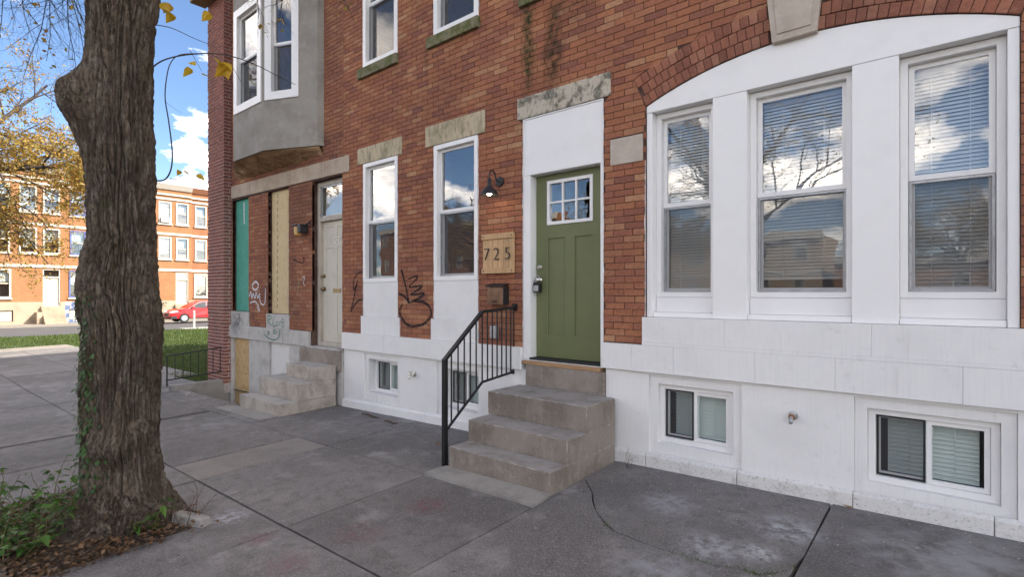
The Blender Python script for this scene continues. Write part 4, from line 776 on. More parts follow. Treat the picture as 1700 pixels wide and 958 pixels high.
# door of 727
MB().ring(-8.018, -7.137, 0.737, 3.40, 0.07, 0.10, 0.28).build('door_frame', M['frame7'], H7, bevel=0.004)
bx('transom_bar', H7, M['frame7'], -7.947, -7.208, 0.10, 0.26, 2.76, 2.83, bevel=0.004)
MB().ring(-7.946, -7.209, 2.832, 3.328, 0.022, 0.115, 0.15).build('transom_frame', M['galv'], H7); tp = MB().quad((-7.93,.13,2.85), (-7.225,.135,2.85), (-7.225,.13,3.31), (-7.93,.132,3.31)).build('transom_pane', M['glass_lo'], H7)
bx('transom_backing', H7, M['frame7'], -7.94, -7.22, 0.20, 0.21, 2.84, 3.32)
ph = [(-7.86,-7.62,0.9,1.55), (-7.53,-7.29,0.9,1.55), (-7.86,-7.62,1.68,2.32), (-7.53,-7.29,1.68,2.32), (-7.86,-7.62,2.43,2.66), (-7.53,-7.29,2.43,2.66)]
dm = MB(); grid_wall(dm, -7.945, -7.21, 0.78, 2.755, ph, 0.16, 0.2); d7 = dm.build('door', M['door_w'], H7, bevel=0.006)
for h in ph: bx('door_panel', d7, M['door_w'], h[0]-.002, h[1]+.002, 0.168, 0.195, h[2]-.002, h[3]+.002, bevel=0.004)
bx('letter_slot', d7, M['brass'], -7.64, -7.42, 0.15, 0.1595, 1.60, 1.665, bevel=0.003)
for z, r in ((1.87,0.03), (1.66,0.036)): MB().lathe([(r,0), (r,-0.01), (r*0.5,-0.015), (r*0.5,-0.03), (r*0.9,-0.04), (r*0.6,-0.06), (.004,-.062)], (-7.90,0.16,z), 14, 'y').build('door_knob', M['brass'], d7)
for i, s in enumerate('727'):
    bx('number_plate', d7, M['cream'], -7.64+.075*i, -7.572+.075*i, 0.157, 0.1595, 2.385, 2.495); text(s, 0.115, 0.001, M['blackm'], d7, (-7.606+.075*i,0.156,2.40), 'numeral')
# oriel
ob = MB(); zb_, zt_ = 3.93, 8.4; n = len(OR)
for (xa, ya), (xb, yb) in zip(OR, OR[1:]): pass
def oriel_face(a, b, holes):
    (xa, ya), (xb, yb) = a, b; L = math.hypot(xb-xa, yb-ya); ux, uy = (xb-xa)/L, (yb-ya)/L
    T = lambda s, d, z: (xa+ux*s - uy*d*1.0, ya+uy*s + ux*d, z)
    return T, L
faces = [((-10.75,-0.09),(-9.79,-0.5)), ((-9.79,-0.5),(-8.65,-0.5)), ((-8.65,-0.5),(-7.69,-0.09))]
orv = MB(); poly = [(-10.8,0.0), (-10.75,-0.09), (-9.79,-0.5), (-8.65,-0.5), (-7.69,-0.09), (-7.65,0.0)]
WO = [None, (0.05,1.09,4.735,6.55), (0.04,0.70,4.735,6.55)]
T0 = [oriel_face(a, b, 0) for a, b in faces]
for i, ((T, L), w) in enumerate(zip(T0, WO)):
    m = MB(T); grid_wall(m, 0.0, L, zb_, zt_, [w] if w else [], 0.0, 0.10); m.build('stucco_face', M['stucco'], H7)
MB().hexa([(-7.69,-0.09,zb_), (-7.65,0.0,zb_), (-7.75,0.0,zb_), (-7.78,-0.05,zb_), (-7.69,-0.09,zt_), (-7.65,0.0,zt_), (-7.75,0.0,zt_), (-7.78,-0.05,zt_)]).build('stucco_face', M['stucco'], H7)
MB().hexa([(-10.8,0.0,zb_), (-10.75,-0.09,zb_), (-10.68,-0.05,zb_), (-10.7,0.0,zb_), (-10.8,0.0,zt_), (-10.75,-0.09,zt_), (-10.68,-0.05,zt_), (-10.7,0.0,zt_)]).build('stucco_face', M['stucco'], H7)
un = MB(); nx, nd = 60, 10; vs = []; fs = []
for i in range(nx+1):
    x = -10.78 + 3.11*i/nx
    yo = -0.5
    if x > -8.65: yo = -0.5 + (x+8.65)/0.96*0.41
    if x < -9.79: yo = -0.5 + (-9.79-x)/0.96*0.41
    yo = min(yo, -0.02) + 0.012
    for j in range(nd+1):
        y = yo + (0.02-yo)*j/nd; e = 0.05*noise.noise(Vector((x*5, y*6, 3))) + 0.02*noise.noise(Vector((x*17, y*17, 1)))
        vs.append((x, y, zb_ - 0.01 + (0.0 if j in (0,) else e) - 0.13*j/nd))
for i in range(nx):
    for j in range(nd): a = i*(nd+1)+j; fs.append((a, a+1, a+nd+2, a+nd+1))
un.add(vs, fs).build('oriel_underside', M['rubble'], H7, smooth=True)
for (T, L), w in list(zip(T0, WO))[1:]:
    ww = window(H7, w[0]+.002, w[1]-.002, w[2]+.002, w[3]-.002, 0.0, 0.13, 5.66, T=T, proud=0.02)
bx('room_wall', H7, M['roomd'], -10.7, -7.7, 0.5, 0.52, 4.0, 8.3)
bx('upper_wall', H7, M['upper'], X7a, X7b, 0.0, 0.3, 8.41, 10.4); bx('roof', H7, M['roof'], X7a, X7b-.1, 0.0, 11.5, 10.42, 10.6); bx('side_wall', H7, M['upper'], X7a, X7a+.25, 0.302, 11.5, -1, 10.4); bx('rear_wall', H7, M['upper'], X7a+.26, X7b-.1, 11.3, 11.5, -1, 10.4); bx('eaves_cornice', H7, M['cornice_w'], X7a, X7b, -0.4, -0.001, 9.9, 10.6, bevel=0.02)
bx('floor_slab', H7, M['roomd'], X7a+.26, X7b-.11, 0.31, 3.0, 0.5, 0.6); bx('room_wall', H7, M['roomd'], X7a+.26, X7b-.11, 2.9, 3.0, 0.61, 3.9)
for p, w, mt in (([(-10.047,1.803), (-10.149,1.743), (-10.101,1.665), (-9.98,1.665), (-9.9,1.74), (-9.98,1.802), (-10.047,1.803)], 0.045, 'graf_w'), ([(-10.28,1.526), (-10.217,1.619), (-10.169,1.495), (-10.115,1.588), (-10.047,1.496), (-9.993,1.604), (-9.926,1.497), (-9.86,1.588), (-9.834,1.437), (-9.716,1.378), (-9.639,1.439), (-9.626,1.678)], 0.035, 'graf_w'), ([(-10.252,1.402), (-10.047,1.435), (-9.913,1.36), (-9.86,1.255), (-9.966,1.344)], 0.035, 'graf_w'),
    ([(-8.72,1.78), (-8.70,1.66), (-8.60,1.66)], 0.025, 'graf_y'), ([(-8.55,1.75), (-8.56,1.63)], 0.025, 'graf_y'), ([(-8.48,1.76), (-8.40,1.76), (-8.47,1.64), (-8.38,1.62)], 0.025, 'graf_y'), ([(-8.30,1.85), (-8.24,1.86), (-8.27,1.75), (-8.22,1.72)], 0.02, 'graf_w'), ([(-8.6,2.16), (-8.3,2.1), (-8.26,2.2)], 0.03, 'graf')): stroke(H7, p, w, M[mt])
for p, w in (([(-9.512,1.025), (-9.512,1.173), (-9.4,1.182), (-9.369,1.133), (-9.493,1.1), (-9.35,1.008)], 0.02), ([(-9.289,1.165), (-9.301,1.004), (-9.204,1.014)], 0.02), ([(-9.144,1.091), (-9.192,1.052), (-9.144,1.016), (-9.096,1.055), (-9.144,1.091)], 0.018), ([(-9.055,1.014), (-9.055,1.086), (-9.002,1.087), (-8.99,1.016)], 0.018), ([(-8.908,1.119), (-8.961,1.146), (-8.966,1.089), (-8.908,1.082), (-8.908,1.02), (-8.966,0.994)], 0.018)): stroke(H7, p, w, M['graf_g'], -0.0225)
for p, w in (([(-9.588,0.858), (-9.475,0.805), (-9.307,0.77), (-9.156,0.77), (-9.037,0.814), (-8.99,0.888), (-8.99,0.955)], 0.022), ([(-9.4,0.912), (-9.437,0.875), (-9.4,0.847), (-9.369,0.884), (-9.4,0.912)], 0.02), ([(-9.168,0.946), (-9.228,0.911), (-9.18,0.878), (-9.108,0.911), (-9.168,0.946)], 0.02)): stroke(H7, p, w, M['graf_g'], -0.0545)
# steps of 727
S7 = thing('low_steps', 'three worn stone steps without railing below the cream door', 'steps', (-7.8, -0.5, -0.15))
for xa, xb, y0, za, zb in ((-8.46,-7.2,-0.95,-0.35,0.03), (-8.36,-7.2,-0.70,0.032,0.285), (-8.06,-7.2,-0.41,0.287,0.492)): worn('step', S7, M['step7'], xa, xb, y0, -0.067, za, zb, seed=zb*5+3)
MB().slab([(-8.75,-1.2), (-7.22,-1.2), (-7.22,-0.955), (-8.65,-0.955)], lambda x, y: gz(x, y)+0.015, 0.08).build('paving_pad', M['concrete_p'], S7, bevel=0.006)
L7 = thing('jar_lamp', 'small amber jar lamp on black arm beside the cream door', 'wall lamp', (-8.35, 0, 2.6))
MB().tube([(-8.03,0.0,2.78), (-8.05,-0.06,2.72), (-8.13,-0.12,2.68)], 0.014, 8).build('arm', M['blackm'], L7, smooth=True); bx('mount', L7, M['blackm'], -8.2, -8.1, -0.16, -0.02, 2.58, 2.72, bevel=0.01)
MB().lathe([(0.05,0), (0.058,0.02), (0.06,0.14), (0.055,0.15)], (-8.28,-0.1,2.54), 16).build('jar', M['amber'], L7, smooth=True); bx('cap', L7, M['blackm'], -8.37, -8.2, -0.17, -0.03, 2.692, 2.72, bevel=0.008)

# ------------------------------------------------------------------ brick pier, areaway, fence
PR = thing('brick_pier', 'dark red brick pier with pale mortar at the far end of the row', 'pier', (-11.5, 0, -0.2))
bx('core', PR, M['mortar_p'], -11.895, -11.088, -0.138, 0.6, -0.4, 9.6)
TF = None
lay(PR, lambda z: [(-11.9,-11.083)], -0.2, -0.2+0.068*140, 0.068, 0.21, 0.016, M['pier_o'], M['pier_a'], y=-0.147, limit=150, seen=lambda x, y: y < 640)
TS = lambda x, y, z: (-11.083-(y+0.0), x, z)
lay(PR, lambda z: [(-0.147,0.0)], -0.2, -0.2+0.068*140, 0.068, 0.21, 0.016, M['pier_o'], M['pier_a'], T=TS, limit=140, y=0.0, phase=-0.04, seen=lambda x, y: y < 640)
bx('eave_board', PR, M['wood_d'], -12.0, -10.95, -0.45, -0.15, 7.55, 7.75, bevel=0.01)
AW = thing('areaway', 'sunken concrete areaway in front of the boarded basement door', 'areaway', (-9.8, -0.45, -1.2))
bx('retaining_wall', AW, M['concrete_p'], -11.30, -11.12, -1.05, -0.022, -1.3, -0.13, bevel=0.015); bx('retaining_wall', AW, M['concrete_p'], -11.115, -8.5, -0.95, -0.855, -1.3, gz(-10,-.9)-0.012, bevel=0.01)
bx('areaway_floor', AW, M['concrete_p'], -11.11, -8.5, -0.85, -0.03, -1.4, -1.25); bx('retaining_wall', AW, M['concrete_p'], -8.498, -8.35, -0.85, -0.03, -1.3, -0.36)
CS = MB().slab([(-11.75,-1.75), (-11.15,-1.75), (-11.15,-1.2), (-11.75,-1.2)], lambda x, y: gz(x, y)+0.14, 0.2).build('stone_block', M['concrete_p'], bevel=0.015); tag(CS, 'low concrete block on the sidewalk beside the tree trunk by the iron fence', 'block')
RB = MB()
for i in range(26):
    x, y = rng.uniform(-10.9,-9.7), -0.92+rng.uniform(-.12,.06); s_ = rng.uniform(.01,.035); z = gz(x,y)
    RB.hexa([(x-s_+rng.uniform(-.01,.01), y-s_, z-.004), (x+s_, y-s_*.7, z-.004), (x+s_*.8, y+s_, z-.004), (x-s_, y+s_, z-.004), (x-s_*.6, y-s_*.5, z+s_*.6), (x+s_*.5, y-s_*.5, z+s_*.8), (x+s_*.5, y+s_*.6, z+s_*.7), (x-s_*.5, y+s_*.5, z+s_*.5)])
o = RB.build('rubble', M['concrete_p']); tag(o, 'broken concrete crumbs along the areaway lip', 'rubble', kind='stuff')
FN = thing('iron_fence', 'low thin iron picket fence along the areaway edge', 'fence', (-11.2, -0.55, -0.1))
fz = lambda y: (0.42+0.10*(y+1.12)/1.1, -0.03+0.06*(y+1.12)/1.1)
bar('rail', FN, (-11.2,-1.12,fz(-1.12)[0]), (-11.2,-0.025,fz(-.025)[0]), 0.022, M['black']); bar('rail', FN, (-11.2,-1.12,fz(-1.12)[1]), (-11.2,-0.025,fz(-.025)[1]), 0.022, M['black'])
for k in range(9):
    y = -1.1 + 1.06*k/8; a, b = fz(y); bar('post' if k in (0,8) else 'picket', FN, (-11.2,y,b-(0.12 if k in (0,8) else 0)), (-11.2,y,a), 0.022 if k in (0,8) else 0.013, M['black'])

# the next house of the row continues to the right, outside the picture
H3 = thing('adjoining_row_house', 'plain brick row house adjoining to the right of the arched window', 'house', (5, 0, 0.1))
m = MB(); grid_wall(m, 1.26, 9.0, -0.9, 10.4, [(2.2,3.2,0.9,3.3), (4.5,7.2,1.4,3.4), (2.0,3.0,4.9,6.6), (4.5,5.5,4.9,6.6), (6.5,7.5,4.9,6.6)], 0.0, 0.3); m.build('wall', M['upper'], H3)
for w in ((4.5,7.2,1.4,3.4), (2.0,3.0,4.9,6.6), (4.5,5.5,4.9,6.6), (6.5,7.5,4.9,6.6)): window(H3, w[0]+.003, w[1]-.003, w[2]+.003, w[3]-.003, 0.0, 0.07)
bx('door', H3, M['door_w'], 2.203, 3.197, 0.1, 0.15, 0.903, 3.297); bx('roof', H3, M['roof'], 1.26, 9.0, 0.0, 11.5, 10.42, 10.6); bx('rear_wall', H3, M['upper'], 1.26, 9.0, 11.2, 11.5, -1, 10.4); bx('side_wall', H3, M['upper'], 8.7, 9.0, 0.301, 11.19, -1, 10.4); bx('room_wall', H3, M['roomd'], 1.3, 8.6, 2.0, 2.1, 0.5, 10)

# ------------------------------------------------------------------ far row across the cross street
def far_window(parent, T, cx, z0, z1, w, trim='trim_f', arched=False, ac=False):
    a, b = cx-w/2, cx+w/2
    f = MB(T).ring(a, b, z0, z1, 0.10, -0.05, 0.16).build('window', M[trim], parent)
    mid = (z0+z1)/2
    bx('meeting_rail', f, M['trim_f'], a+.101, b-.101, 0.03, 0.10, mid-.035, mid+.035, T=T)
    for za, zb in ((z0+.1, mid-.035), (mid+.035, z1-.1)): MB(T).quad((a+.1,.06,za), (b-.1,.06,za), (b-.1,.06,zb), (a+.1,.06,zb)).build('pane', M['glass_far'], f)
    bx('shade', f, M['blind'], a+.101, b-.101, 0.2, 0.22, mid+.1 if cx*7 % 2 > 1 else mid-.5, z1-.1, T=T)
    bx('sill', f, M['trim_f'], a-.06, b+.06, -0.12, 0.05, z0-.11, z0-.002, T=T)
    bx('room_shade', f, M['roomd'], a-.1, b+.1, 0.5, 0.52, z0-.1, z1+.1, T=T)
    if arched:
        P = [(a+.1, z1-.5)] + [(cx+(w/2-.1)*math.cos(t), z1-.5+(w/2-.12)*math.sin(t)) for t in [math.pi*k/10 for k in range(11)]][::-1] + [(b-.1, z1-.5), (b-.1, z1-.1), (a+.1, z1-.1)]
        MB(T).prism([(a+.1,z1-.1), (a+.1,z1-.5)] + [(cx-(w/2-.1)*math.cos(t), z1-.5+(w/2-.12)*math.sin(t)) for t in [math.pi*k/10 for k in range(1,10)]] + [(b-.1,z1-.5), (b-.1,z1-.1)], 0.0, 0.03).build('arch_head', M['trim_f'], f)
    if ac: bx('air_conditioner', f, M['cream'], a+.15, b-.15, -0.25, 0.1, z0+.1, z0+.5, T=T)
    return f
def far_house(label, T, brick, base, door, trim, cornice, w=4.38, group='far brick row', g=-0.72, acs=(), loc=(0,0,0)):
    h = thing('far_row_house', label, 'house', loc, group)
    xs = (0.85, 2.3, 3.62); F = [(1.25,3.35), (4.55,6.45), (7.6,9.5)]; ww = 0.98; holes = []
    for fi, (za, zb) in enumerate(F):
        for k, c in enumerate(xs):
            if fi == 0 and k == 2: holes.append((c-.5, c+.5, 0.62, 3.4))
            elif fi == 0 and k == 0: holes.append((c-.55, c+.55, za, zb))
            elif fi == 0: continue
            else: holes.append((c-ww/2, c+ww/2, za, zb))
    holes.append((0.3,1.5,-0.45,0.35))
    m = MB(T); grid_wall(m, 0, w, 0.95, 10.6, holes, 0, 0.3); m.build('wall', M[brick], h)
    m = MB(T); grid_wall(m, 0, w, g-.3, 0.949, holes, -0.06, 0.3); m.build('stone_base', M[base], h)
    for fi, (za, zb) in enumerate(F):
        for k, c in enumerate(xs):
            if fi == 0 and k == 2: continue
            if fi == 0 and k == 1: continue
            far_window(h, T, c, za+.002, zb-.002, 1.096 if fi == 0 else ww-.004, trim if k != 2 else 'trim_f', fi == 0, (fi, k) in acs)
    c = xs[2]
    d = bx('door', h, M[door], c-.43, c+.43, 0.12, 0.17, 0.62, 2.75, T=T)
    for xx in (-.22,.22): bx('door_panel', d, M[door], c+xx-.13, c+xx+.13, 0.10, 0.119, 0.85, 1.5, T=T); bx('door_panel', d, M[door], c+xx-.13, c+xx+.13, 0.10, 0.119, 1.7, 2.5, T=T)
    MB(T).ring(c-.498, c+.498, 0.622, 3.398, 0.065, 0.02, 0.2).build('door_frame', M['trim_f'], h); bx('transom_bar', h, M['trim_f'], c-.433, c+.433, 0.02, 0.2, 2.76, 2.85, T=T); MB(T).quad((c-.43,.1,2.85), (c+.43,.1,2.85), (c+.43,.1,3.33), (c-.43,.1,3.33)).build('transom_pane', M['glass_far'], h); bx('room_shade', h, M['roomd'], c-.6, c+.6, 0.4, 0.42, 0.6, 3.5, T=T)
    for z0, z1, p in ((3.5,3.72,.07), (6.62,6.82,.07), (9.66,9.82,.08), (10.05,10.2,.12)): bx('belt_course', h, M['trim_f'], 0.002, w-.002, -p, -.001, z0, z1, T=T)
    MB(T).hexa([(0.001,-.12,10.55), (w-.001,-.12,10.55), (w-.001,.3,10.55), (0.001,.3,10.55), (0.001,-.42,11.0), (w-.001,-.42,11.0), (w-.001,.3,11.0), (0.001,.3,11.0)]).build('cornice', M[cornice], h)
    bx('house_body', h, M[brick], 0.005, w-.005, 0.6, 9.0, g, 10.8, T=T)
    for i in range(6): bx('step', h, M['stone_f'], c-.62, c+.62, -1.75+.29*i, -.061, g+.002 if i == 0 else g+.22*i+.001, g+.22*(i+1), T=T)
    bx('basement_window', h, M['trim_f'], .35, 1.45, 0.05, 0.1, -0.42, 0.32, T=T)
    bx('cheek_wall', h, M[base], c-.95, c-.64, -0.9, -.061, g, 0.2, T=T)
    return h
FT = [(-4.3,0.0,'far_r','stone_f','door_w','trim_f','cornice_w','far orange row house with white cornice partly cut by the left edge',()),
      (0.08,0.0,'far_o','stone_f','door_w','trim_f','cornice_w','far orange row house with cream door left of the tree trunk',()),
      (4.46,0.3,'far_o','tag_b','door_w','trim_b','cornice_w','far row house with blue window trim and blue tagged base behind the tree trunk',()),
      (8.84,0.0,'far_o','stone_f','trim_f','trim_f','cornice_w','far orange row house with white cornice behind the red car',((2,1),)),
      (13.22,0.35,'far_r','stone_f','door_w','trim_f','cornice_r','far row house with red brown cornice half hidden by the brick pier',())]
for y0, sb, bk, bs_, dr, tr, co, lb, acs in FT:
    T = (lambda y0, sb: lambda x, y, z: (-52.0-sb-y, y0+x, z))(y0, sb)
    far_house(lb, T, bk, bs_, dr, tr, co, acs=acs, loc=(-52-sb, y0+2.2, -0.72))
# buildings across our own street, seen mirrored in the window glass
def opposite(name, label, x1, w, hgt, brick, y=-42.0, nf=3, nw=4, trim='trim_f'):
    T = lambda x, yy, z: (x1-x, y-yy, z)
    h = thing(name, label, 'building', (x1-w/2, y, -0.15)); holes = []; fh = hgt/nf
    for f in range(nf):
        for k in range(nw): c = w*(k+.5)/nw; holes.append((c-.55, c+.55, f*fh+1.1, f*fh+min(fh-.5, 3.0)))
    m = MB(T); grid_wall(m, 0, w, -0.6, hgt, holes, 0, 0.3); m.build('wall', M[brick], h)
    for q in holes:
        f = MB(T).ring(q[0]+.002, q[1]-.002, q[2]+.002, q[3]-.002, .09, -.03, .15).build('window', M[trim], h); MB(T).quad((q[0]+.08,.08,q[2]+.08), (q[1]-.08,.08,q[2]+.08), (q[1]-.08,.08,q[3]-.08), (q[0]+.08,.08,q[3]-.08)).build('pane', M['glass_far'], f)
    bx('body', h, M[brick], 0.01, w-.01, 0.5, 9.0, -0.5, hgt-.05, T=T); bx('cornice', h, M['cornice_w'], 0, w, -.35, -.001, hgt-.45, hgt+.1, T=T); bx('belt_course', h, M['trim_f'], 0.002, w-.002, -.06, -.001, fh-.1, fh+.12, T=T)
opposite('opposite_building', 'red brick building across the street mirrored in the window beside the lamp', -34.0, 30.0, 10.5, 'far_r', nw=10)
opposite('opposite_building', 'beige building across the street mirrored in the left arched window sash', -8.0, 25.0, 6.4, 'beige', nf=2, nw=9)
opposite('opposite_building', 'low orange brick building across the street mirrored in the right arched window sash', 14.0, 21.0, 4.3, 'far_o', nf=1, nw=7)

# ------------------------------------------------------------------ red car
CR = thing('parked_car', 'red compact crossover parked in front of the far row house', 'car', (-46.0, 11.7, -0.66))
CL, CW, CG = 4.55, 1.82, -0.655; CX = -45.2; CY = 9.45
def car_pt(l, h, side): return (CX - side, CY + l, CG + h)
low = [(0.03,0.42),(0.0,0.6),(0.06,0.78),(0.3,0.93),(0.75,1.02),(1.15,1.08),(1.9,1.56),(2.3,1.66),(3.1,1.68),(3.8,1.6),(4.15,1.35),(4.45,1.12),(4.53,0.8),(4.5,0.45),(4.3,0.28),(3.95,0.26),(3.93,0.42),(3.82,0.60),(3.6,0.68),(3.38,0.60),(3.27,0.42),(3.25,0.26),(1.3,0.26),(1.28,0.42),(1.17,0.60),(0.95,0.68),(0.73,0.60),(0.62,0.42),(0.6,0.28),(0.2,0.28)]
n = len(low); vs = []; fs = []
def inset(h): return 0.0 if h < 1.0 else 0.24*((h-1.0)/0.68)**0.9
for s in (0, 1):
    for (l, h) in low:
        q = inset(h) + (0.10*max(0, (0.5-l)/0.5)**1.5) + (0.08*max(0, (l-4.1)/0.45)**1.5 if l > 4.1 else 0)
        vs.append(car_pt(l, h, q if s == 0 else CW-q))
fs = [tuple(range(n)), tuple(range(2*n-1, n-1, -1))] + [(i, (i+1) % n, n+(i+1) % n, n+i) for i in range(n)]
body = MB().add(vs, fs).build('body', M['red'], CR, bevel=0.05)
def side_poly(name, pts, mat, off=0.006):
    for s in (0, 1):
        P = [car_pt(l, h, (inset(h)-off) if s == 0 else CW-inset(h)+off) for l, h in pts]; MB().add(P, [tuple(range(len(P)))]).build(name, mat, CR)
side_poly('side_window', [(1.42,1.12),(1.95,1.47),(2.35,1.56),(2.52,1.57),(2.52,1.11)], M['cglass']); side_poly('side_window', [(2.58,1.11),(2.58,1.57),(3.1,1.58),(3.35,1.56),(3.45,1.12)], M['cglass']); side_poly('side_window', [(3.52,1.13),(3.42,1.55),(3.75,1.5),(3.95,1.2)], M['cglass'])
side_poly('door_seam', [(2.54,0.40),(2.54,1.08),(2.56,1.08),(2.56,0.40)], M['plast'], 0.004); side_poly('sill_trim', [(1.32,0.26),(1.32,0.36),(3.24,0.36),(3.24,0.26)], M['plast'], 0.008); side_poly('door_handle', [(2.3,0.92),(2.3,0.95),(2.48,0.95),(2.48,0.92)], M['plast'], 0.012); side_poly('lower_bumper', [(0.04,0.30),(0.02,0.5),(0.55,0.5),(0.58,0.30)], M['plast'], -0.02)
MB().add([car_pt(1.2,1.1,.22), car_pt(1.2,1.1,CW-.22), car_pt(1.9,1.545,CW-.33), car_pt(1.9,1.545,.33)], [(0,1,2,3)]).build('windscreen', M['cglass'], CR)
for s in (0, 1):
    MB().hexa([car_pt(l, h, (.04 if s == 0 else CW-.34)+q) for l, h, q in ((.02,.74,0), (.02,.74,.3), (.55,.80,.26), (.5,.80,-.01), (.10,.88,0), (.10,.88,.3), (.6,.93,.26), (.58,.93,-.01))]).build('headlight', M['lens'], CR, bevel=0.02)
    sd_ = (-0.02 if s == 0 else CW+.02)
    MB().hexa([car_pt(l, h, sd_+q*(1 if s == 0 else -1)) for l, h, q in ((1.45,1.1,-.16), (1.45,1.1,.05), (1.58,1.1,.05), (1.58,1.1,-.16), (1.47,1.24,-.16), (1.47,1.24,.05), (1.58,1.24,.05), (1.58,1.24,-.16))]).build('wing_mirror', M['red'], CR, bevel=0.02)
    for l in (0.95, 3.6):
        xo = CX + 0.01 if s == 0 else CX - CW - 0.01; sg = -1 if s == 0 else 1
        wv = MB(); wv.lathe([(0.20,0), (0.33,0.0), (0.345,sg*0.03), (0.345,sg*0.19), (0.2,sg*0.22)], (xo, CY+l, CG+0.345), 28, 'x'); w = wv.build('wheel', M['tyre'], CR, smooth=False)
        MB().lathe([(0.215,0), (0.205,sg*0.02), (0.06,sg*0.03), (0.055,-sg*0.004), (0.01,-sg*0.006)], (xo-sg*0.004, CY+l, CG+0.345), 24, 'x').build('rim', M['alloy'], w)
        for k in range(5):
            a = 2*math.pi*k/5; c_, s_ = math.cos(a), math.sin(a)
            MB().hexa([(xo-sg*(.008+dx_), CY+l+c_*r-s_*q, CG+.345+s_*r+c_*q) for dx_ in (0, .004) for r, q in ((.05,-.03), (.2,-.022), (.2,.022), (.05,.03))]).build('spoke', M['alloy'], w)
bx('front_grille', CR, M['plast'], CX-CW+.5, CX-.5, CY-.012, CY+.05, CG+.5, CG+.7)
SG = thing('sign_post', 'thin pale post standing at the lawn edge near the red car', 'post', (-35.0, 7.6, -0.55))
MB().tube([(-35.0,7.55,-0.6), (-35.0,7.55,0.55)], 0.06, 8).build('post', M['sign'], SG); bx('foot', SG, M['sign'], -35.5, -34.4, 6.9, 8.5, -0.55, -0.50, bevel=0.01)

# ------------------------------------------------------------------ trees
def leaf_quad(mb, p, d, up, s, rnd):
    d = d.normalized(); w = d.cross(up)
    if w.length < 1e-4: w = d.orthogonal()
    w.normalize(); nn = w.cross(d)
    a, b, c, e = p, p + d*s*0.5 + w*s*0.36 + nn*s*0.06, p + d*s, p + d*s*0.5 - w*s*0.36 + nn*s*0.06
    mb.add([a, b, c, e], [(0,1,2), (0,2,3)], rnd)
def grow(mb, lf, rg, p, d, L, r, lev, C):
    n = C['seg'][lev]; pts = [p.copy()]; rad = [r]; dirs = []
    for i in range(n):
        d = (d + Vector((rg.gauss(0,1), rg.gauss(0,1), rg.gauss(0,1)))*C['wig'][lev] + Vector((0,0,C['trop'][lev]))).normalized()
        p = p + d*L/n; pts.append(p.copy()); rad.append(r*(1-(1-C['tap'])*(i+1)/n)); dirs.append(d.copy())
    if C.get('keep') is None or lev < 2 or C['keep'](pts[n//2]): mb.tube(pts, rad, C['side'][lev], cap=False)
    last = lev == len(C['seg'])-1
    if not last:
        for k in range(C['nch'][lev]):
            f = C['from'][lev] + (1-C['from'][lev])*(k+rg.random()*0.8)/C['nch'][lev]; f = min(f, 0.999)
            i = int(f*n); q = pts[i].lerp(pts[i+1], f*n-i); dd = dirs[i]
            side = Vector((rg.gauss(0,1), rg.gauss(0,1), rg.gauss(0,.6))); side = (side - dd*side.dot(dd)).normalized()
            a = R(rg.uniform(*C['ang'])); nd = dd*math.cos(a) + side*math.sin(a)
            grow(mb, lf, rg, q, nd, L*C['rat'][lev]*(1.1-0.5*f)*rg.uniform(.7,1.2), rad[i]*C['rr'], lev+1, C)
    if lf is not None and lev >= len(C['seg'])-2:
        for i, q in enumerate(pts[1:]):
            for _ in range(C['leaves'] if last else C['leaves']//2):
                if rg.random() < C['lp']*(1.0 if q.z < C.get('thin', 99) else 0.25):
                    qq = q + Vector((rg.gauss(0,1), rg.gauss(0,1), rg.gauss(0,1)))*C['lsp']
                    if C.get('keep') and not C['keep'](qq): continue
                    leaf_quad(lf, qq, Vector((rg.gauss(0,1), rg.gauss(0,1), rg.gauss(-.6,.8))), Vector((rg.gauss(0,.5), rg.gauss(0,.5), 1)), C['ls']*rg.uniform(.6,1.3), rg.random()*.99+.005)
# near tree ------------------------------------------------------
TR = thing('street_tree', 'thick furrowed trunk of a street tree with a cut limb stub', 'tree', (-4.78, -3.35, -0.08))
TB = [(3.788,-4.769,-3.339,0.211),(3.653,-4.781,-3.348,0.197),(3.518,-4.786,-3.353,0.19),(3.382,-4.792,-3.358,0.189),(3.247,-4.794,-3.36,0.192),(3.066,-4.791,-3.357,0.189),(2.886,-4.79,-3.356,0.193),(2.705,-4.783,-3.351,0.203),(2.524,-4.778,-3.346,0.204),(2.344,-4.779,-3.347,0.197),(2.163,-4.776,-3.345,0.191),(2.028,-4.772,-3.341,0.19),(1.847,-4.788,-3.355,0.213),(1.644,-4.795,-3.361,0.245),(1.464,-4.788,-3.355,0.259),(1.351,-4.77,-3.339,0.251),(1.17,-4.772,-3.341,0.25),(0.99,-4.777,-3.345,0.246),(0.809,-4.781,-3.348,0.241),(0.628,-4.781,-3.348,0.24),(0.448,-4.779,-3.347,0.245),(0.312,-4.772,-3.341,0.255),(0.177,-4.765,-3.335,0.275),(0.087,-4.757,-3.328,0.301),(-0.004,-4.74,-3.314,0.343),(-0.071,-4.733,-3.308,0.374),(-0.139,-4.725,-3.302,0.405),(-0.25,-4.725,-3.302,0.42)]
TB = [(6.4,-4.70,-3.30,0.16),(5.6,-4.74,-3.32,0.19),(4.8,-4.76,-3.335,0.225),(4.2,-4.765,-3.34,0.225)] + TB
TB = [(z, x, y, r*(1.0 if z > 1.7 else 0.95 if z > 0.5 else 0.90 if z > 0.2 else 0.84)) for z, x, y, r in TB]
TB.sort()
def tb(z):
    for a, b in zip(TB, TB[1:]):
        if a[0] <= z <= b[0]:
            t = (z-a[0])/(b[0]-a[0]); t = t*t*(3-2*t)*0.5 + t*0.5
            return [a[i]+(b[i]-a[i])*t for i in (1,2,3)]
    return TB[-1][1:] if z > TB[-1][0] else TB[0][1:]
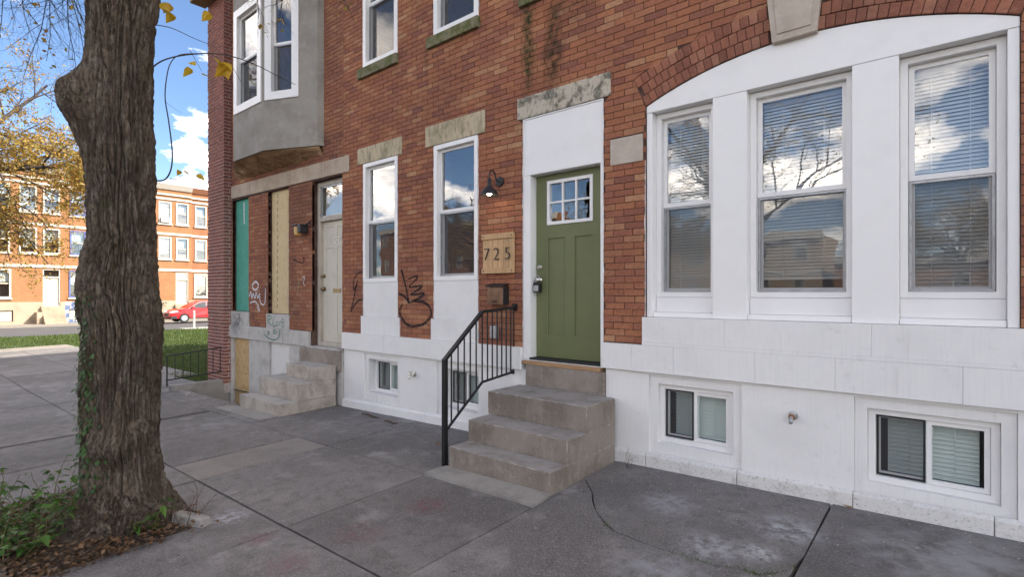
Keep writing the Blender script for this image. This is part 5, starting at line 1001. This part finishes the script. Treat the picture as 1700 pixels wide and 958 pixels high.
FW = Vector((-4.78, 1.15, 0)).normalized(); RT = Vector((FW.y, -FW.x, 0))   # trunk's own cross axes
def trunk_r(z, a):
    cx, cy, r = tb(z); q = r*(0.97+0.05*noise.noise(Vector((math.cos(a)*1.5, math.sin(a)*1.5, z*1.3))))
    L = max(0, math.cos(a-math.pi))                     # side with the cut limb
    if 2.4 < z < 3.35:
        e = math.exp(-((z-3.05)/0.13)**2) if z > 3.05 else math.exp(-((z-3.05)/0.30)**2)
        q += 0.175*e*L**5
    if z < 0.4: q += 0.05*(0.4-z)*(0.6+math.sin(a*5+1.0))*1.2
    q += 0.10*math.exp(-((z-0.50)/0.10)**2)*max(0, math.cos(a-1.8))**5 - 0.07*math.exp(-((z-0.30)/0.10)**2)*max(0, math.cos(a-1.75))**9        # burl low on the front
    wb = 0.35*noise.noise(Vector((math.cos(a)*2.0, math.sin(a)*2.0, z*2.6)))
    ca, sa = math.cos(a+wb*0.12), math.sin(a+wb*0.12)
    f = noise.noise(Vector((ca*6.8*r/0.24, sa*6.8*r/0.24, z*1.1)))
    g = noise.noise(Vector((ca*13*r/0.24+7, sa*13*r/0.24, z*2.6)))
    h = noise.noise(Vector((ca*20*r/0.24, sa*20*r/0.24+3, z*17)))
    k = noise.noise(Vector((ca*9*r/0.24+2, sa*9*r/0.24+5, z*11)))
    v1 = math.exp(-(f/0.11)**2); v2 = math.exp(-(g/0.12)**2); v3 = math.exp(-(k/0.09)**2)
    return q + 0.026 - 0.052*v1 - 0.028*v2*(1-0.5*v1) - 0.014*v3*(1-v1) + 0.010*h
NA, NZ = 400, 560; vs = []; fs = []
for j in range(NZ+1):
    z = -0.25 + 6.65*(j/NZ)**1.25
    cx, cy, _ = tb(z)
    for k in range(NA):
        a = 2*math.pi*k/NA; q = trunk_r(z, a); p = Vector((cx, cy, z)) + RT*math.cos(a)*q - FW*math.sin(a)*q*0.95; vs.append(tuple(p))
for j in range(NZ):
    for k in range(NA): l = (k+1) % NA; fs.append((j*NA+k, j*NA+l, (j+1)*NA+l, (j+1)*NA+k))
trunk = MB().add(vs, fs).build('trunk', M['bark'], TR, smooth=True, fix=False)
def scar(z, a, rad, ring=0.35):
    cx, cy, _ = tb(z); q = trunk_r(z, a); c = Vector((cx, cy, z)) + RT*math.cos(a)*(q-.01) - FW*math.sin(a)*(q-.01)*.95; nrm = (RT*math.cos(a) - FW*math.sin(a)).normalized(); sd2 = nrm.cross(Vector((0,0,1))).normalized(); v = []; f = []
    prof = [(1.3,-0.03), (1.0,0.008), (0.75,0.018), (0.5,-0.004), (0.25,-0.028), (0.02,-0.034)]
    for pr, h in prof:
        for k in range(22):
            t = 2*math.pi*k/22; wv = 1+0.18*noise.noise(Vector((math.cos(t)*1.4+z, math.sin(t)*1.4, pr*2)))
            v.append(c + sd2*math.cos(t)*rad*pr*wv + Vector((0,0,1))*math.sin(t)*rad*pr*wv*1.15 + nrm*(h + .012*noise.noise(Vector((math.cos(t)*3, math.sin(t)*3, pr*5)))))
    for i in range(len(prof)-1):
        for k in range(22): l = (k+1) % 22; f.append((i*22+k, i*22+l, (i+1)*22+l, (i+1)*22+k))
    MB().add(v, f).build('limb_scar', M['bark'], TR, smooth=True)
scar(0.60, 1.08, 0.055); scar(2.52, 1.05, 0.02); scar(3.57, 1.93, 0.055)
rg = random.Random(5); lm = MB()
C1 = dict(seg=[7,6,5,4], wig=[.09,.12,.16,.2], trop=[.03,.0,-.01,-.02], side=[9,6,4,3], nch=[8,8,6,0], **{'from':[.25,.15,.1,0]}, ang=(28,62), rat=[.6,.55,.5,.5], rr=.5, tap=.35, leaves=0, lp=0, lsp=0, ls=0)
for k in range(5):
    a = 2*math.pi*k/5+.4; mbl = MB(); grow(mbl, None, rg, Vector((-4.70,-3.30,5.9+.1*k)), Vector((math.cos(a)*.75, math.sin(a)*.75, .8)).normalized(), 4.2*rg.uniform(.85,1.15), .15, 0, C1); mbl.build('limb', M['bark'], TR, smooth=True, fix=False)
TW = {'a':([(-4.512,-3.189,2.423),(-4.468,-3.152,2.437),(-4.437,-3.126,2.513),(-4.43,-3.121,2.646),(-4.451,-3.138,2.869),(-4.471,-3.155,3.047),(-4.458,-3.143,3.226),(-4.43,-3.121,3.315),(-4.382,-3.081,3.359),(-4.28,-2.995,3.368)],.0085),
 'b':([(-4.546,-3.218,3.261),(-4.485,-3.166,3.315),(-4.382,-3.081,3.351),(-4.228,-2.952,3.368),(-4.109,-2.852,3.351),(-3.972,-2.737,3.293),(-3.835,-2.623,3.203),(-3.733,-2.537,3.137)],.008), 'c':([(-4.536,-3.209,3.582),(-4.434,-3.123,3.556),(-4.314,-3.023,3.484),(-4.177,-2.909,3.413)],.005),
 'd':([(-4.331,-3.038,3.395),(-4.297,-3.009,3.315),(-4.263,-2.98,3.235)],.003), 'e':([(-4.45,-3.13,2.441),(-4.382,-3.081,2.432),(-4.341,-3.046,2.423)],.005), 'f':([(-4.33,-3.04,2.49),(-4.382,-3.081,2.459),(-4.396,-3.092,2.432)],.003), 'g':([(-4.228,-2.952,3.368),(-4.109,-2.852,3.293),(-4.04,-2.795,3.159),(-4.006,-2.766,3.092)],.003), 'h':([(-4.464,-3.149,3.003),(-4.416,-3.109,2.958),(-4.372,-3.072,2.923)],.002)}
def smooth_pts(P, n=4):
    P = [Vector(p) for p in P]; o = []
    for i in range(len(P)-1):
        p0, p1, p2, p3 = P[max(i-1,0)], P[i], P[i+1], P[min(i+2,len(P)-1)]
        for k in range(n): t = k/n; o.append(0.5*((2*p1)+(p2-p0)*t+(2*p0-5*p1+4*p2-p3)*t*t+(3*p1-p0-3*p2+p3)*t**3))
    return o + [P[-1]]
for P, r in TW.values():
    S = smooth_pts(P); r *= .72; MB().tube(S, [r*(1-.6*i/len(S)) for i in range(len(S))], 7).build('twig', M['twig'], TR, smooth=True)
def leaf_mesh(name, L, W, mat, lobes=0, curl=0.25):
    n = 9; vs = []; fs = []
    for i in range(n):
        t = i/(n-1); w = W*(math.sin(math.pi*min(1, t*0.92+0.08)**0.75))*(1-.25*t)
        if lobes and i % 2: w *= 0.8
        if i == 0: w = 0
        if i == n-1: w = W*0.02
        zc = -curl*L*t*t
        vs += [(-w, L*t, zc+abs(w)*0.35), (0, L*t, zc), (w, L*t, zc+abs(w)*0.35)]
    for i in range(n-1):
        for k in (0, 1): fs.append((i*3+k, i*3+k+1, i*3+k+4, i*3+k+3))
    b = MB().add(vs, fs); return b.mesh(name, mat, (0,0,0))
LY = [leaf_mesh('leaf', .105, .045, M['leaf_y'], 0, .3), leaf_mesh('leaf', .085, .038, M['leaf_y'], 1, -.2)]
for i, p in enumerate([(-4.387,-3.15,3.711),(-4.414,-3.172,3.689),(-4.427,-3.183,3.72),(-4.40,-3.161,3.655),(-4.37,-3.135,3.634),(-4.285,-3.05,3.285),(-4.27,-3.04,3.23),(-4.215,-2.996,3.195),(-4.093,-2.90,3.285),(-4.12,-2.925,3.275),(-4.063,-2.879,3.25),(-4.238,-3.025,2.46),(-4.34,-3.10,2.49),(-4.309,-3.085,2.483),(-4.164,-2.963,3.645)]):
    o = bpy.data.objects.new('leaf', LY[i % 2]); put(o, TR, p); fx = i in (8,9,10); o.scale = (1.15,)*3 if fx else ((.8,)*3 if i != 12 else (.45,)*3)
    o.rotation_euler = (R(rg.uniform(-70,-20)), R(rg.uniform(-40,40)), TH + R(rg.uniform(-70,70) - 90 if i % 2 else rg.uniform(-60,60)+60))
# dry twigs that droop from above in front of the upper windows
tw = MB(); lf = MB(); rg = random.Random(11)
C2 = dict(seg=[6,5,4], wig=[.12,.2,.25], trop=[-.05,-.03,-.02], side=[5,4,3], nch=[8,6,0], **{'from':[.25,.2,0]}, ang=(25,60), rat=[.5,.5,.5], rr=.6, tap=.3, leaves=1, lp=.05, lsp=.02, ls=.04)
for (x, y, z, L) in ((-3.95,-2.75,4.1,.5), (-3.75,-2.55,4.05,.45), (-3.55,-2.4,4.05,.42), (-4.95,-3.95,4.5,1.0), (-5.1,-3.85,4.5,1.2), (-5.25,-4.0,4.5,1.0), (-5.0,-3.7,4.4,1.1), (-5.4,-3.9,4.6,1.3), (-5.2,-3.7,4.4,1.2), (-5.6,-3.7,4.6,1.3), (-5.5,-3.5,4.5,1.2), (-5.8,-3.8,4.7,1.4), (-5.9,-3.5,4.8,1.3)): grow(tw, lf, rg, Vector((x,y,z)), Vector((rg.uniform(-.1,.25), rg.uniform(-.1,.25), -1)).normalized(), L, .006, 0, C2)
tw.build('hanging_twig', M['twig'], TR, fix=False)['kind'] = 'stuff'; lf.build('dry_leaf', M['autumn'], TR, fix=False)['kind'] = 'stuff'
# ivy on the trunk
iv = MB(); rg = random.Random(3)
for i in range(420):
    z = rg.uniform(0.15, 1.05) if i < 330 else rg.uniform(1.0, 1.6); a = math.pi - rg.gauss(0.5, .30 if z < 0.8 else .2); cx, cy, _ = tb(z); q = trunk_r(z, a) + .012; p = Vector((cx, cy, z)) + RT*math.cos(a)*q - FW*math.sin(a)*q*.95
    nr = (RT*math.cos(a) - FW*math.sin(a)); leaf_quad(iv, p, Vector((rg.gauss(0,.4), rg.gauss(0,.4), -1))+nr*.3, nr, rg.uniform(.02,.05), rg.random()*.99+.005)
o = iv.build('ivy', M['ivy'], fix=False); tag(o, 'small ivy leaves clinging to the left side of the tree trunk', 'ivy', kind='stuff')
# weeds round the foot of the tree
LG = [leaf_mesh('leaf', .085, .034, M['leaf_g'], 1, .2), leaf_mesh('leaf', .06, .026, M['leaf_g'], 0, .1), leaf_mesh('leaf', .10, .03, M['leaf_g'], 1, .35)]
def weed(label, base, stems, rg, spread=.35, hgt=.4, per=5, lean=(0,0)):
    per = int(per*1.8)
    t = thing('weed_plant', label, 'weed', base, 'weeds in the tree pit'); b = Vector(base)
    for k in range(stems):
        p = b + Vector((rg.gauss(0,.05), rg.gauss(0,.05), -.02)); d = Vector((rg.gauss(lean[0],spread), rg.gauss(lean[1],spread), 1)).normalized(); L = hgt*rg.uniform(.6,1.25); pts = [p.copy()]
        for i in range(6): d = (d + Vector((rg.gauss(0,.16), rg.gauss(0,.16), -.10))).normalized(); p = p + d*L/6; pts.append(p.copy())
        MB().tube(pts, [.0045*(1-.7*i/6) for i in range(7)], 5).build('stem', M['stem_g'], t)
        for i in range(per):
            q = pts[rg.randrange(2,7)]; o = bpy.data.objects.new('leaf', LG[rg.randrange(3)]); put(o, t, q + Vector((rg.gauss(0,.012), rg.gauss(0,.012), 0))); s = rg.uniform(.4,.9); o.scale = (s,s,s); o.rotation_euler = (R(rg.uniform(-35,25)), R(rg.uniform(-30,30)), rg.uniform(0,6.28))
rg = random.Random(21); gp = lambda x, y: (x, y, gz(x,y)+.0)
weed('leafy weed with tall pale stem at the left foot of the trunk', gp(-5.10,-3.72), 7, rg, .3, .5, 5, (.2,.1)); weed('bushy green weed pressed against the trunk front', gp(-4.72,-3.86), 8, rg, .4, .36, 6); weed('sprawling green weed left of the trunk', gp(-5.25,-3.84), 8, rg, .5, .38, 5, (-.2,0))
weed('small green weed at the right foot of the trunk', gp(-4.36,-3.28), 5, rg, .3, .22, 4); weed('low weed in front of the trunk over the litter', gp(-4.90,-3.95), 7, rg, .5, .26, 5); weed('thin leggy weed on the far left of the tree pit', gp(-5.5,-3.9), 6, rg, .4, .42, 3)
weed('tall weed with broad leaves climbing the left side of the trunk', gp(-5.02,-3.60), 6, rg, .16, .62, 5, (.12,.05)); weed('spreading weed with pale leaves in the middle of the tree pit front', gp(-4.60,-3.98), 7, rg, .5, .34, 5, (0,.1)); weed('dense low weed at the corner of the tree pit nearest the camera', gp(-5.0,-4.02), 8, rg, .55, .3, 5)
weed('straggling weed with long stem leaning left in the tree pit', gp(-5.4,-3.68), 6, rg, .45, .5, 4, (-.3,.2))
DS = thing('dry_stalk', 'dry brown weed stalk right of the trunk foot', 'weed', gp(-4.27,-3.08)); mb = MB(); rg = random.Random(4)
for k in range(7): grow(mb, None, rg, Vector(gp(-4.27+rg.gauss(0,.03),-3.08+rg.gauss(0,.03))), Vector((rg.gauss(0,.3), rg.gauss(0,.3), 1)).normalized(), .3*rg.uniform(.6,1.1), .003, 0, dict(seg=[4,3], wig=[.15,.2], trop=[0,0], side=[4,3], nch=[6,0], **{'from':[.3,0]}, ang=(25,55), rat=[.35,.3], rr=.6, tap=.4, leaves=0, lp=0, lsp=0, ls=0))
mb.build('stalk', M['twig_w'], DS, fix=False)
lt = MB(); rg = random.Random(8)
for i in range(6000):
    x, y = rg.uniform(-6.0,-4.12), rg.uniform(-4.05,-2.93); d = math.hypot((x+4.78), (y+3.35))
    if d < .42 or (y > -3.2 and rg.random() < .75): continue
    z = gz(x,y) - .02 + .10*math.exp(-(d/.5)**2) + rg.uniform(0,.05)
    leaf_quad(lt, Vector((x,y,z)), Vector((rg.gauss(0,1), rg.gauss(0,1), rg.gauss(0,.35))), Vector((rg.gauss(0,.4), rg.gauss(0,.4), 1)), rg.uniform(.015,.045), rg.random()*.99+.005)
o = lt.build('leaf_litter', M['litter'], fix=False); tag(o, 'dry brown leaf litter around the tree', 'litter', kind='stuff')
st = MB(); st.hexa([(-4.42,-3.14,-.14), (-4.14,-3.02,-.14), (-4.17,-2.93,-.14), (-4.45,-3.05,-.14), (-4.41,-3.13,-.03), (-4.16,-3.02,-.045), (-4.18,-2.95,-.045), (-4.43,-3.06,-.03)]); o = st.build('broken_stone', M['concrete_p'], bevel=.012); tag(o, 'broken piece of pale stone at the right edge of the tree pit', 'stone')
# crack weeds, fallen leaf, small debris
cw = MB(); rg = random.Random(9)
for i in range(1500):
    k = rg.randrange(len(CRACK)-1); t = rg.random(); x = CRACK[k][0]+(CRACK[k+1][0]-CRACK[k][0])*t; y = CRACK[k][1]+(CRACK[k+1][1]-CRACK[k][1])*t - .012
    den = max(math.exp(-((x+1.19)/.13)**2)*.8, math.exp(-((x+.82)/.12)**2), math.exp(-((x+1.80)/.05)**2)*.5, .05)
    if rg.random() > den: continue
    p = Vector((x+rg.gauss(0,.012), y+rg.gauss(0,.012), gz(x,y)-.01)); cw.add([p, p+Vector((.004,.002,0)), p+Vector((rg.gauss(0,.02), rg.gauss(0,.02), rg.uniform(.012,.034)))], [(0,1,2)], rg.random()*.99+.005)
o = cw.build('crack_grass', M['grass'], fix=False); tag(o, 'tiny grass tufts growing in the curved sidewalk crack', 'grass', kind='stuff')
for x, y, lb in ((-4.25,-0.62,'single orange leaf lying on the sidewalk left of the railing post'), (-0.55,-0.07,'small orange leaf at the wall foot below the right basement window')):
    o = bpy.data.objects.new('fallen_leaf', leaf_mesh('fallen_leaf', .07, .03, M['orange_leaf'], 1, -.2)); put(o, None, (x, y, gz(x,y)+.012)); o.rotation_euler = (R(10), R(15), R(130)); tag(o, lb, 'leaf')
for x, y, lb in ((-2.28,-0.14,'dry twiggy sprig at the wall foot right of the green door steps'),):
    d = thing('dead_sprig', lb, 'twig', gp(x,y)); mb = MB(); rg = random.Random(2)
    for k in range(4): grow(mb, None, rg, Vector(gp(x,y)), Vector((rg.gauss(0,.5), rg.gauss(0,.3), .8)).normalized(), .28*rg.uniform(.5,1), .002, 0, dict(seg=[6,4], wig=[.25,.25], trop=[-.06,-.03], side=[4,3], nch=[3,0], **{'from':[.3,0]}, ang=(25,55), rat=[.5,.3], rr=.6, tap=.4, leaves=0, lp=0, lsp=0, ls=0))
    mb.build('sprig', M['twig_w'], d, fix=False)
for i, (x, y, L) in enumerate(((-5.55,-0.30,.26), (-6.1,-0.22,.4))):
    o = MB().tube([(x-L/2,y,gz(x,y)+.012), (x-L/5,y+.02,gz(x,y)+.014), (x+L/4,y-.02,gz(x,y)+.012), (x+L/2,y+.01,gz(x,y)+.012)], [.008,.013,.012,.005], 7).build('fallen_stick', M['twig_w']); tag(o, ('short dark stick', 'longer dark stick')[i] + ' lying on the sidewalk by the left white wall', 'stick')
ch = MB(); rg = random.Random(31)
for i in range(260):
    x, y = rg.uniform(-2.3,.6), -abs(rg.gauss(0,.55))-.03; s_ = rg.uniform(.001,.0055)*rg.random()**.5; z = gz(x,y)+.006
    ch.add([(x-s_,y-s_*rg.uniform(.4,1),z), (x+s_*rg.uniform(.4,1),y-s_,z), (x+s_,y+s_,z), (x-s_,y+s_*rg.uniform(.4,1),z)], [(0,1,2,3)])
o = ch.build('paint_chips', M['cream']); tag(o, 'white paint flakes scattered on the sidewalk below the arched window', 'paint flakes', kind='stuff')
# lawn blades
gr = MB(); rg = random.Random(13)
for i in range(42000):
    f = rg.random()**1.8; x = -11.95 - 22.5*f; y = rg.uniform(.22 if x < -14.2 else -.28, 1.5+ (11.9-x-23.8)*.0 + 8.5*f)
    p = Vector((x, y, gz(x,y)-.035)); h = rg.uniform(.03,.075)*(1+f); w = .006*(1+3*f)
    a = rg.uniform(0,6.28); gr.add([p+Vector((math.cos(a)*w,math.sin(a)*w,0)), p-Vector((math.cos(a)*w,math.sin(a)*w,0)), p+Vector((rg.gauss(0,.02),rg.gauss(0,.02),h))], [(0,1,2)], rg.random()*.99+.005)
for i in range(9000):
    x, y = rg.uniform(-34.7,-27), rg.uniform(-5.7,.3); p = Vector((x, y, gz(x,y)-.035)); a = rg.uniform(0,6.28); w = .02; gr.add([p+Vector((math.cos(a)*w,math.sin(a)*w,0)), p-Vector((math.cos(a)*w,math.sin(a)*w,0)), p+Vector((rg.gauss(0,.03),rg.gauss(0,.03),rg.uniform(.05,.12)))], [(0,1,2)], rg.random()*.99+.005)
o = gr.build('grass', M['grass'], fix=False); tag(o, 'mown green grass of the lawn beside the row', 'grass', kind='stuff')
# autumn tree in the background
AT = thing('autumn_tree', 'yellow leaved autumn tree spreading in from the left edge', 'tree', (-24.3, -4.0, -0.4)); rg = random.Random(17)
tk = MB(); tk.tube([(-24.3,-4.0,-.6), (-24.2,-4.0,1.5), (-24.3,-3.9,3.2), (-24.2,-3.9,6.0)], [.34,.26,.23,.2], 14); tk.build('trunk', M['bark'], AT, smooth=True)
C3 = dict(seg=[7,6,5,4], wig=[.08,.13,.18,.22], trop=[.02,-.03,-.05,-.05], side=[8,5,4,3], nch=[9,10,10,0], **{'from':[.2,.15,.1,0]}, ang=(30,65), rat=[.62,.52,.45,.5], rr=.5, tap=.3, leaves=4, lp=.5, lsp=.06, ls=.085, thin=8.2)
lfm = MB()
for k in range(9):
    a = 2*math.pi*k/9+.2; mbl = MB(); grow(mbl, lfm, rg, Vector((-24.2,-3.9,4.5+.2*k)), Vector((math.cos(a)*.9, math.sin(a)*.9, (.15,.55,1.1)[k % 3])).normalized(), 5.6*rg.uniform(.85,1.15), .11, 0, C3); mbl.build('limb', M['twig'], AT, smooth=True, fix=False)
o = lfm.build('crown', M['autumn'], AT, fix=False); o['kind'] = 'stuff'
for (ox, oy, sc_, lb) in ((9.5,-21.0,0.8,'autumn tree across the street mirrored in the middle arched window'), (24.5,-24.0,0.7,'autumn tree across the street mirrored in the right arched window'), (-9.0,-26.0,1.1,'autumn tree across the street mirrored in the window beside the lamp')):
    t2 = thing('autumn_tree', lb, 'tree', (-24.3+ox, -4.0+oy, -0.4), 'autumn trees along the streets'); t2.scale = (sc_, sc_, sc_*.9); t2.rotation_euler = (0, 0, ox)
    for c_ in AT.children: q_ = c_.copy(); COL.objects.link(q_); q_.parent = t2
AT['group'] = 'autumn trees along the streets'
BU = thing('maroon_shrub', 'small maroon leaved shrub before the far houses beside the trunk', 'shrub', (-34, 5.2, -.6)); mb = MB(); st = MB(); rg = random.Random(6)
grow(st, mb, rg, Vector((-34.0,5.25,-.6)), Vector((0,0,1)), 2.0, .04, 0, dict(seg=[5,4,3], wig=[.1,.2,.25], trop=[.02,.02,0], side=[6,4,3], nch=[8,5,0], **{'from':[.3,.2,0]}, ang=(25,60), rat=[.5,.5,.5], rr=.55, tap=.4, leaves=4, lp=.7, lsp=.06, ls=.12)); st.build('stem', M['twig_w'], BU, fix=False); mb.build('foliage', M['litter'], BU, fix=False)['kind'] = 'stuff'
# bare street tree on our kerb, seen mirrored in the glass
BT = thing('bare_tree', 'bare branched street tree mirrored in the arched window glass', 'tree', (-5.6, -14.0, 0)); rg = random.Random(23)
tk = MB(); tk.tube([(-5.6,-14,-.3), (-5.65,-14,1.5), (-5.55,-14,3.0), (-5.6,-13.95,4.2)], [.26,.2,.18,.16], 12); tk.build('trunk', M['bark'], BT, smooth=True)
lfm = MB(); C4 = dict(C1); C4.update(nch=[8,9,8,0], trop=[.03,-.02,-.04,-.05], leaves=1, lp=.12, lsp=.05, ls=.09)
for k in range(6):
    a = 2*math.pi*k/6; mbl = MB(); grow(mbl, lfm, rg, Vector((-5.6,-13.95,3.4+.15*k)), Vector((math.cos(a)*.8, math.sin(a)*.8, .75)).normalized(), 4.6*rg.uniform(.85,1.15), .075, 0, C4); mbl.build('limb', M['twig'], BT, smooth=True, fix=False)
lfm.build('crown', M['autumn'], BT, fix=False)['kind'] = 'stuff'
